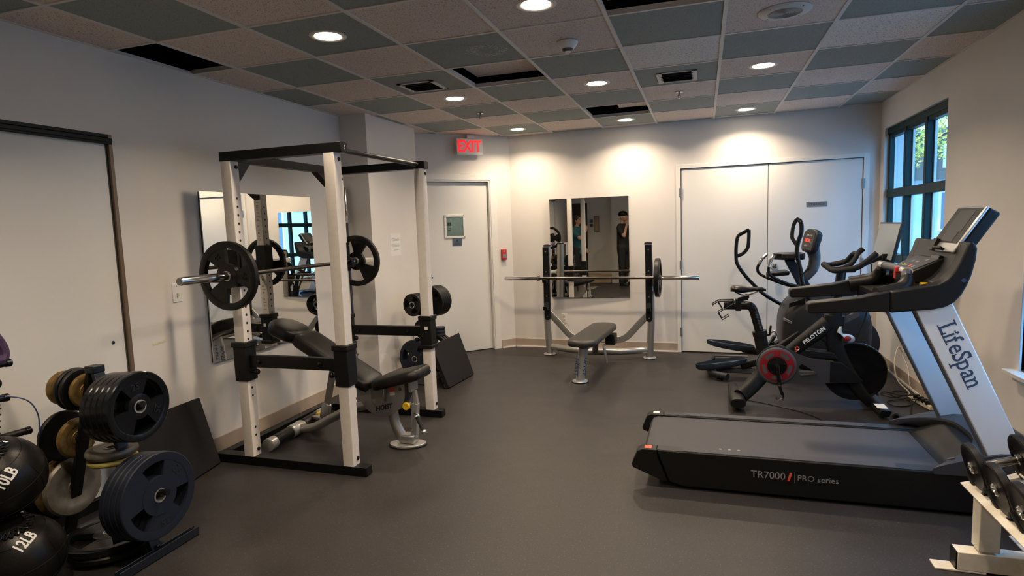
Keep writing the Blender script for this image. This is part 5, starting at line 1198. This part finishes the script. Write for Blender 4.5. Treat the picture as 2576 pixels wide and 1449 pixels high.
def dumb(c, r, lb, nm):
    c = V(c); t = thing('dumbbell', lb, 'dumbbell', c, 'round-plate dumbbells on the cream rack')
    for s in (-1, 1):
        q = c+rl*s*.085
        part('weight', MB().lathe(q-rl*.016, rl, [(.022, .002), (r*.72, .004), (r*.80, 0), (r*.95, 0), (r, .005), (r, .027), (r*.95, .032), (r*.80, .032), (r*.72, .028), (.022, .03)], n=48), 'plate_black', t)
        part('end_hub', MB().lathe(q+rl*s*.012, rl*s, [(.024, 0), (.025, .008), (.020, .014), (.013, .012), (.011, .006)], n=28), 'chrome', t)
        part('collar', MB().lathe(q-rl*s*.016, -rl*s, [(.022, 0), (.022, .012), (.017, .014)], n=24), 'chrome', t)
    part('handle', MB().lathe(c-rl*.066, rl, [(.014, 0), (.016, .03), (.018, .066), (.016, .102), (.014, .132)], n=24), 'bar_steel', t)
    return t
dy = [-4.185, -4.395, -4.59, -4.79, -4.99, -5.19]
for k, y in enumerate(dy):
    r = (.098, .098, .102, .104, .106, .108)[k]
    c = V((2.857, y, .503+ (r-.098)))
    dumb(c, r, ['round-plate dumbbell at the far end of the cream rack, nearest the treadmill', 'round-plate dumbbell second from the far end of the cream rack', 'round-plate dumbbell third from the far end, cut by the right edge of the photo',
                'round-plate dumbbell fourth from the far end of the rack, outside the frame', 'round-plate dumbbell fifth from the far end of the rack, outside the frame', 'round-plate dumbbell sixth from the far end of the rack, outside the frame'][k], k)
    for s, x in ((-1, 0), (1, 1)):
        q = c+rl*s*.085; a0 = 200; pts = []
        sd_ = part('saddle', MB().sector(q-rl*.024, rl, -rn, r+.001, r+.010, R(-62), R(62), 0, .048, 14).obox(q-rn*(r+.014)+Y*0, rl, Y, rn, .024, .035, .010), 'rubber_black', D)
for k, y in enumerate((-4.28, -4.42)):
    t = thing('hex_dumbbell', 'navy hexagonal two-pound dumbbell on the lower rail, first from the far end' if k == 0 else 'navy hexagonal two-pound dumbbell on the lower rail, second from the far end', 'dumbbell', (2.97, y, .20), 'hexagonal dumbbells')
    for s in (-1, 1):
        q = V((3.0, y, .222))+rl*s*.055
        part('hex_head', MB().lathe(q-rl*.028, rl, [(.030, 0), (.040, .008), (.040, .048), (.030, .056)], n=6), 'navy_steel', t, bev=.002)
    part('handle', MB().cyl(V((3.0, y, .222))-rl*.03, V((3.0, y, .222))+rl*.03, .012), 'bar_steel', t)
    text('2', .035, V((3.0, y, .222))-rl*.055+rn*.0355, Y, -rl, 'white_ink', t, depth=.0006, name='number')

# ================================================================ cords and power strip by the right wall
ps = thing('power_strip', 'cream power strip on the floor against the right wall', 'power strip', (3.375, -1.63, 0))
c0, c1 = V((3.345, -1.50, .022)), V((3.395, -1.78, .022)); part('strip_body', MB().bar(c0, c1, .055, .036), 'cream_plastic', ps, bev=.006)
for k in range(4): part('plug', MB().obox(c0+(c1-c0)*(.22+.2*k)+V((-.012, 0, .03)), X, Y, Z, .022, .016, .016), 'black_plastic', ps, bev=.004)
def cord(pts, r, m_, lb, nm='extension_lead'): return single(nm, MB().tube(pts, r, n=8, smooth=6), m_, lb, 'cord', 'cords by the right wall', origin=pts[0])
cord([(3.415, -.92, .28), (3.36, -1.0, .34), (3.30, -1.12, .24), (3.30, -1.22, .10), (3.36, -1.32, .02), (3.33, -1.40, .008), (3.34, -1.50, .02)], .005, 'cream_plastic', 'white cord looping from the right wall outlet down to the power strip')
cord([(3.34, -1.60, .05), (3.28, -1.66, .008), (3.16, -1.72, .008), (3.13, -1.60, .008), (3.25, -1.52, .008), (3.30, -1.58, .008), (3.22, -1.86, .008), (3.19, -2.0, .008)], .0045, 'black_matte', 'black cord coiled on the floor in front of the power strip')
cord([(3.35, -1.66, .05), (3.24, -1.46, .008), (3.22, -1.34, .008), (3.30, -1.25, .008), (3.36, -1.36, .012), (3.27, -1.42, .016), (3.19, -1.30, .008), (3.14, -1.38, .008), (3.2, -1.48, .012), (3.28, -1.45, .02)], .004, 'black_matte', 'tangled thin black cord behind the bike flywheel near the wall')
cord([(1.98, -1.72, .006), (2.12, -1.78, .006), (2.30, -1.90, .006), (2.45, -2.02, .006), (2.56, -2.20, .006), (2.58, -2.5, .006), (2.62, -2.84, .006)], .0035, 'black_matte', 'thin black cord on the floor running from the bike foot to the treadmill')
cord([(3.42, -.90, .25), (3.425, -1.05, .16), (3.40, -1.2, .05), (3.38, -1.45, .03)], .002, 'paper', 'thin pale wire hanging down the right wall beside the outlet')
# ================================================================ the far end of the room and two people, seen in the mirror
RYB = YB
t = thing('interior_door', 'dark brown door with a wooden frame at the rear of the room, seen in the mirror', 'door', (-1.36, RYB, 0))
part('leaf', MB().box((-1.555, RYB-.0, .01), (-1.215, RYB+.03, 1.99)), 'wood_dark', t, bev=.003)
part('frame', MB().box((-1.215, RYB, 0), (-1.14, RYB+.05, 2.06)).box((-1.589, RYB, 1.99), (-1.14, RYB+.05, 2.06)), 'wood_dark', t, bev=.003)
part('door_knob', MB().ball((-1.25, RYB+.07, .98), .028, 14, 10), 'bar_steel', t)
def picture(x0, x1, z0, z1, lb, inner):
    t = thing('framed_picture', lb, 'picture', ((x0+x1)/2, RYB, z0), 'pictures on the rear wall')
    part('frame', MB().box((x0, RYB, z0), (x1, RYB+.015, z1)), 'photo_frame', t, bev=.002)
    part('print', MB().box((x0+.012, RYB+.015, z0+.012), (x1-.012, RYB+.0165, z1-.012)), inner, t)
picture(-1.075, -.995, 1.555, 1.63, 'small dark picture, upper of two beside the brown door', 'facade_dark')
picture(-1.075, -.995, 1.445, 1.52, 'small dark picture, lower of two beside the brown door', 'facade_dark')
picture(-.965, -.835, 1.32, 1.72, 'tall brown framed picture on the rear wall', 'board_tan')
m = MB().bar((-1.10, -8.12, .012), (-1.10, -8.18, .22), .012, .6, up=X)
single('cardboard_sheet', MB().loft([[V((-1.12, -8.10, 0)), V((-.53, -8.10, 0)), V((-.53, -8.17, .22)), V((-1.12, -8.17, .25))], [V((-1.12, -8.085, .004)), V((-.53, -8.085, .004)), V((-.53, -8.155, .224)), V((-1.12, -8.155, .254))]]), 'board_tan', 'tan board leaning low against the rear wall, seen in the mirror', 'board', origin=(-.8, -8.1, 0))
single('door_mat', MB().box((-1.45, -7.15, 0), (-.72, -6.55, .008)), 'carpet_grey', 'small grey floor mat at the rear left of the room', 'mat', bev=.002, origin=(-1.1, -6.85, 0))
sh_ = thing('shelf_unit', 'white steel shelf unit standing at the left behind the viewer', 'shelf', (-1.38, -6.35, 0))
for x in (-1.53, -1.25):
    for y in (-6.75, -6.15): part('post', MB().box((x-.015, y-.015, 0), (x+.015, y+.015, 1.12)), 'steel_white', sh_)
for z in (.25, .68, 1.10): part('shelf', MB().box((-1.55, -6.77, z-.015), (-1.23, -6.13, z+.01)), 'steel_white', sh_, bev=.002)

def bake(mb, vox, m, name, parent, sm=4, col=None):
    me = bpy.data.meshes.new('tmp'); me.from_pydata([V(p) for p in mb.v], [], mb.f)
    bm = bmesh.new(); bm.from_mesh(me); bmesh.ops.recalc_face_normals(bm, faces=bm.faces); bm.to_mesh(me); bm.free()
    o = bpy.data.objects.new('tmp', me); COL.objects.link(o)
    r = o.modifiers.new('r', 'REMESH'); r.mode = 'VOXEL'; r.voxel_size = vox
    s = o.modifiers.new('s', 'SMOOTH'); s.iterations = sm; s.factor = .5
    bpy.context.view_layer.update()
    nm = bpy.data.meshes.new_from_object(o.evaluated_get(bpy.context.evaluated_depsgraph_get())); bpy.data.objects.remove(o)
    nm.name = name; nm.materials.clear(); nm.materials.append(MAT[m]); nm.polygons.foreach_set('use_smooth', [True]*len(nm.polygons))
    q = bpy.data.objects.new(name, nm); COL.objects.link(q); q.parent = parent; return q
def limb(mb, pts, rad, n=14):
    pts = [V(p) for p in pts]; mb.tube(pts, rad, n=n, smooth=3)
    for p, r in zip(pts, rad): mb.ball(p, r*.99, 12, 8)
def person(loc, rz, lb, shirt, pants, armL, armR, height=1.75, hat=None, hair=None, fingers=None, skinm='skin'):
    """local frame: +x faces forward, +y is the person's left"""
    k = height/1.75; P = thing('person', lb, 'person', loc, None, rz)
    def s(p): return V(p)*k
    b = MB()
    limb(b, [s((0, 0, .96)), s((-.01, 0, 1.15)), s((0, 0, 1.33)), s((-.01, 0, 1.46)), s((.0, 0, 1.56))], [.13*k, .12*k, .13*k, .07*k, .055*k])
    b.ball(s((0, 0, 1.36)), .15*k, 20, 12, sx=.75, sy=1.15, sz=.9); b.ball(s((0, 0, .95)), .155*k, 20, 12, sx=.8, sy=1.08, sz=.8)
    b.ball(s((.015, 0, 1.66)), .1*k, 24, 16, sx=.98, sy=.78, sz=1.12); b.ball(s((.045, 0, 1.60)), .062*k, 18, 12, sx=1, sy=.85, sz=1.0)
    b.ball(s((.122, 0, 1.632)), .021*k, 10, 8, sy=.8, sz=1.5); b.ball(s((.095, 0, 1.685)), .03*k, 10, 8, sy=1.6, sz=.5)
    b.ball(s((.103, 0, 1.595)), .018*k, 10, 8, sx=.6, sy=1.2, sz=.5)
    for y in (-1, 1): b.ball(s((.0, .08*y, 1.64)), .026*k, 10, 8, sx=.7, sy=.35, sz=1.1)
    for y, fx in ((.095, .05), (-.095, -.04)):
        limb(b, [s((0, y, .92)), s((.015, y*1.05, .5)), s((-.01+fx*.2, y*1.08, .09))], [.088*k, .056*k, .038*k])
        limb(b, [s((-.03, y*1.08, .045)), s((.07, y*1.1, .04)), s((.16, y*1.2, .028))], [.036*k, .036*k, .026*k])
    for side, arm in ((1, armL), (-1, armR)):
        sh, el, wr, hd_, cl = arm; S_ = lambda p: s((p[0], p[1]*side, p[2]))
        limb(b, [S_((0, .15, 1.42)), S_(sh), S_(el)], [.06*k, .052*k, .042*k]); limb(b, [S_(el), S_(wr)], [.042*k, .027*k])
        W, D = S_(wr), (S_(hd_)-S_(wr)).normalized(); side_v = D.cross(V((1, .2, .1))).normalized(); nrm = D.cross(side_v)
        b.obox(W+D*.045*k, D, side_v, nrm, .045*k, .038*k, .014*k); b.ball(W+D*.02*k, .028*k, 10, 8)
        for f_ in range(4):
            L0 = (.075, .085, .08, .062)[f_]*k; base = W+D*.085*k+side_v*(.030-.020*f_)*k
            mid_ = base+(D*(1-cl*.5)+nrm*cl*.6)*L0*.5; tip = mid_+(D*(1-cl*1.1)+nrm*cl)*L0*.5
            limb(b, [base-D*.02*k, mid_, tip], [.0092*k, .0088*k, .0075*k], 8)
        limb(b, [W+D*.02*k+side_v*.03*k, W+D*.055*k+side_v*.055*k, W+D*.085*k+side_v*.052*k+nrm*.015*k], [.011*k, .0105*k, .009*k], 8)
    body = bake(b, .0085, skinm, 'body', P)
    c = MB()
    limb(c, [s((0, 0, .90)), s((-.01, 0, 1.15)), s((0, 0, 1.33)), s((-.01, 0, 1.44))], [.155*k, .142*k, .15*k, .085*k])
    c.ball(s((0, 0, 1.36)), .168*k, 20, 12, sx=.78, sy=1.15, sz=.85)
    for side, arm in ((1, armL), (-1, armR)):
        sh, el = arm[0], arm[1]; S_ = lambda p: s((p[0], p[1]*side, p[2])); m_ = S_(sh)+(S_(el)-S_(sh))*.55
        limb(c, [S_((0, .12, 1.43)), S_(sh), m_], [.075*k, .068*k, .064*k])
    bake(c, .012, shirt, 'shirt', P)
    d = MB(); d.ball(s((0, 0, .93)), .17*k, 20, 12, sx=.85, sy=1.06, sz=.8)
    for y, fx in ((.095, .05), (-.095, -.04)): limb(d, [s((0, y, .92)), s((.015, y*1.05, .5)), s((-.01+fx*.2, y*1.08, .085))], [.105*k, .078*k, .062*k])
    bake(d, .012, pants, 'trousers', P)
    e = MB()
    for y in (-1, 1): e.loft([[s((-.04+.12+.13*math.cos(a)*q, .113*y+.048*math.sin(a)*q, z)) for a in [2*PI*j/20 for j in range(20)]] for z, q in ((0, .96), (.012, 1), (.05, .9), (.075, .6))])
    part('shoes', e, 'black_matte', P, local=True, ang=60)
    e = MB()
    for y in (-1, 1): e.ball(s((.098, .033*y, 1.665)), .0105*k, 10, 8)
    part('eyes', e, 'black_ink', P, local=True)
    part('mouth', MB().ball(s((.108, 0, 1.588)), .016*k, 12, 8, sx=.5, sy=1.3, sz=.35), 'lip', P, local=True)
    if hair:
        h = MB(); h.ball(s((-.005, 0, 1.685)), .107*k, 24, 14, sx=1.0, sy=.84, sz=1.0); h.ball(s((-.035, 0, 1.62)), .085*k, 18, 12, sx=.8, sy=.9, sz=1.3); part('hair', h, hair, P, local=True, ang=80)
    if hat:
        h = MB(); h.ball(s((.0, 0, 1.72)), .112*k, 26, 16, sx=1.05, sy=.86, sz=.72)
        h.loft([[s((.09+.085*math.cos(a), .075*math.sin(a), z-.05*math.cos(a)*.3)) for a in [2*PI*j/24 for j in range(24)]] for z in (1.700, 1.706)]); part('cap', h, hat, P, local=True, ang=60)
    return P
hang = ((.0, .19, 1.38), (-.03, .23, 1.12), (.04, .235, .88), (.06, .23, .80), .3)
fwd = ((.0, .19, 1.38), (-.02, .22, 1.13), (.10, .20, .95), (.16, .19, .88), .25)
up_ = ((.02, .19, 1.37), (.16, .21, 1.20), (.15, .07, 1.47), (.14, .03, 1.56), .7)
hold = ((.03, .19, 1.36), (.20, .20, 1.20), (.30, .10, 1.38), (.33, .08, 1.47), .6)
m1 = person((-.13, -7.42, 0), R(25), 'person in black clothes and cap raising a hand to the face, mirrored', 'shirt_black', 'shirt_black', up_, hang, 1.76, hat='black_matte')
part('glasses_band', MB().torus(m1.location*0+V((.02, 0, 1.675)), Z, .092, .005, n=28, k=6), 'paper', m1, local=True, label='pale strap round the head')
person((-1.20, -7.15, 0), R(20), 'person in a teal shirt and dark trousers by the brown door, mirrored', 'shirt_teal', 'shirt_black', hold, fwd, 1.72, hair='wood_dark')
# ================================================================ outside, light, camera
t = thing('building', 'pale building with dark windows across the yard outside the window', 'building', (11, 0, 0))
part('wall', MB().box((10.5, -14, -.5), (11.5, 17, 9)), 'facade', t)
m = MB()
for yy in range(-12, 16, 3):
    for zz in (.9, 4.2):
        f = MB().box((10.42, yy, zz), (10.5, yy+1.5, zz+1.7)); w = part('window', f, 'trim_paint', t)
        part('pane', MB().box((10.40, yy+.1, zz+.1), (10.43, yy+1.4, zz+1.6)), 'facade_dark', w)
part('eave', MB().box((10.1, -14, 2.95), (10.5, 17, 3.15)), 'grey_plastic', t)
t = thing('building', 'light rendered building with a dark timber upper band at the end of the yard', 'building', (9, 20, 0))
part('wall', MB().box((3.7, 19, -.5), (18, 24, 3.2)), 'facade', t)
part('upper_band', MB().box((3.7, 18.7, 2.7), (18, 24, 4.3)), 'facade_wood', t)
part('roof', MB().box((3.6, 18.4, 4.3), (18.2, 24, 4.5)), 'grey_plastic', t)
for k in range(7):
    x = 4.3+1.9*k; w = part('window', MB().box((x, 18.95, .8), (x+.95, 19.0, 2.3)), 'trim_paint', t)
    part('pane', MB().box((x+.08, 18.93, .88), (x+.87, 18.96, 2.22)), 'facade_dark', w)
    w = part('window', MB().box((x, 18.64, 3.1), (x+.95, 18.7, 3.95)), 'trim_paint', t)
    part('pane', MB().box((x+.08, 18.62, 3.17), (x+.87, 18.65, 3.88)), 'facade_dark', w)
struct('ground', MB().box((3.7, -14, -.5), (18, 24, -.25)), 'asphalt')
def tree(x, y, h, lb):
    t = thing('tree', lb, 'tree', (x, y, -.25), 'trees outside the window')
    part('trunk', MB().tube([(x, y, -.25), (x+.05, y, h*.4), (x, y+.1, h*.8)], [.14, .10, .05]), 'bark', t)
    rnd = random.Random(int(x*10)); m = MB()
    for k in range(5200):
        a, b = rnd.uniform(0, 2*PI), rnd.uniform(-1, 1); r = rnd.uniform(.2, 1)**.5*1.7
        c = V((x+r*math.cos(a)*math.sqrt(1-b*b), y+r*math.sin(a)*math.sqrt(1-b*b), h+r*b*.8))
        u = V((rnd.uniform(-1, 1), rnd.uniform(-1, 1), rnd.uniform(-1, 1))).normalized(); v = u.orthogonal().normalized(); s = rnd.uniform(.03, .065)
        m.add([c-u*s, c+v*s*.5, c+u*s, c-v*s*.5], [(0, 1, 2, 3)])
    part('foliage', m, 'leaf', t)
tree(6.2, 9.2, 3.9, 'yellow-green leafy tree outside the window, nearer one'); tree(5.6, 12.5, 4.6, 'yellow-green leafy tree outside the window, farther one')
w = bpy.data.worlds.new('World'); S.world = w; w.use_nodes = True
bg = w.node_tree.nodes['Background']; bg.inputs[0].default_value = (.16, .48, 1.0, 1); bg.inputs[1].default_value = 9
sun = bpy.data.lights.new('sun', 'SUN'); sun.energy = 5; sun.angle = R(1); sun.color = (1, .95, .86)
so = bpy.data.objects.new('sun', sun); COL.objects.link(so); so.rotation_euler = V((-.55, -.15, .8)).to_track_quat('Z', 'Y').to_euler()
for ya, yb in (W1, W2):
    pd = bpy.data.lights.new('portal', 'AREA'); pd.shape = 'RECTANGLE'; pd.size = WZ[1]-WZ[0]; pd.size_y = yb-ya; pd.cycles.is_portal = True
    po = bpy.data.objects.new('window_portal', pd); COL.objects.link(po); po.location = (XR+.165, (ya+yb)/2, (WZ[0]+WZ[1])/2)
    po.rotation_euler = V((1, 0, 0)).to_track_quat('Z', 'Y').to_euler()
    po.rotation_euler = Matrix((V((0, 0, -1)), V((0, 1, 0)), V((1, 0, 0)))).transposed().to_euler()
cd = bpy.data.cameras.new('camera'); co = bpy.data.objects.new('camera', cd); COL.objects.link(co); S.camera = co
cd.sensor_width = 36; cd.lens = 36*1503/2576; cd.clip_start = .02; cd.sensor_fit = 'HORIZONTAL'
yaw, pitch, roll = -.3109, .1022, .0355
F = V((math.sin(yaw)*math.cos(pitch), math.cos(yaw)*math.cos(pitch), -math.sin(pitch)))
r0 = V((math.cos(yaw), -math.sin(yaw), 0)); d0 = F.cross(r0)
r1 = r0*math.cos(roll)+d0*math.sin(roll); d1_ = -r0*math.sin(roll)+d0*math.cos(roll)
co.matrix_world = Matrix.Translation((1.7101, -6.9986, 1.523)) @ Matrix((r1, -d1_, -F)).transposed().to_4x4()
S.view_settings.view_transform = 'Standard'; S.view_settings.look = 'None'; S.view_settings.gamma = 1; S.view_settings.exposure = .5
S.view_settings.use_curve_mapping = False
S.cycles.use_denoising = True; S.cycles.max_bounces = 10; S.cycles.diffuse_bounces = 5; S.cycles.glossy_bounces = 6; S.cycles.transparent_max_bounces = 12
S.cycles.sample_clamp_indirect = 6; S.cycles.caustics_reflective = False; S.cycles.caustics_refractive = False
S.cycles.use_adaptive_sampling = False
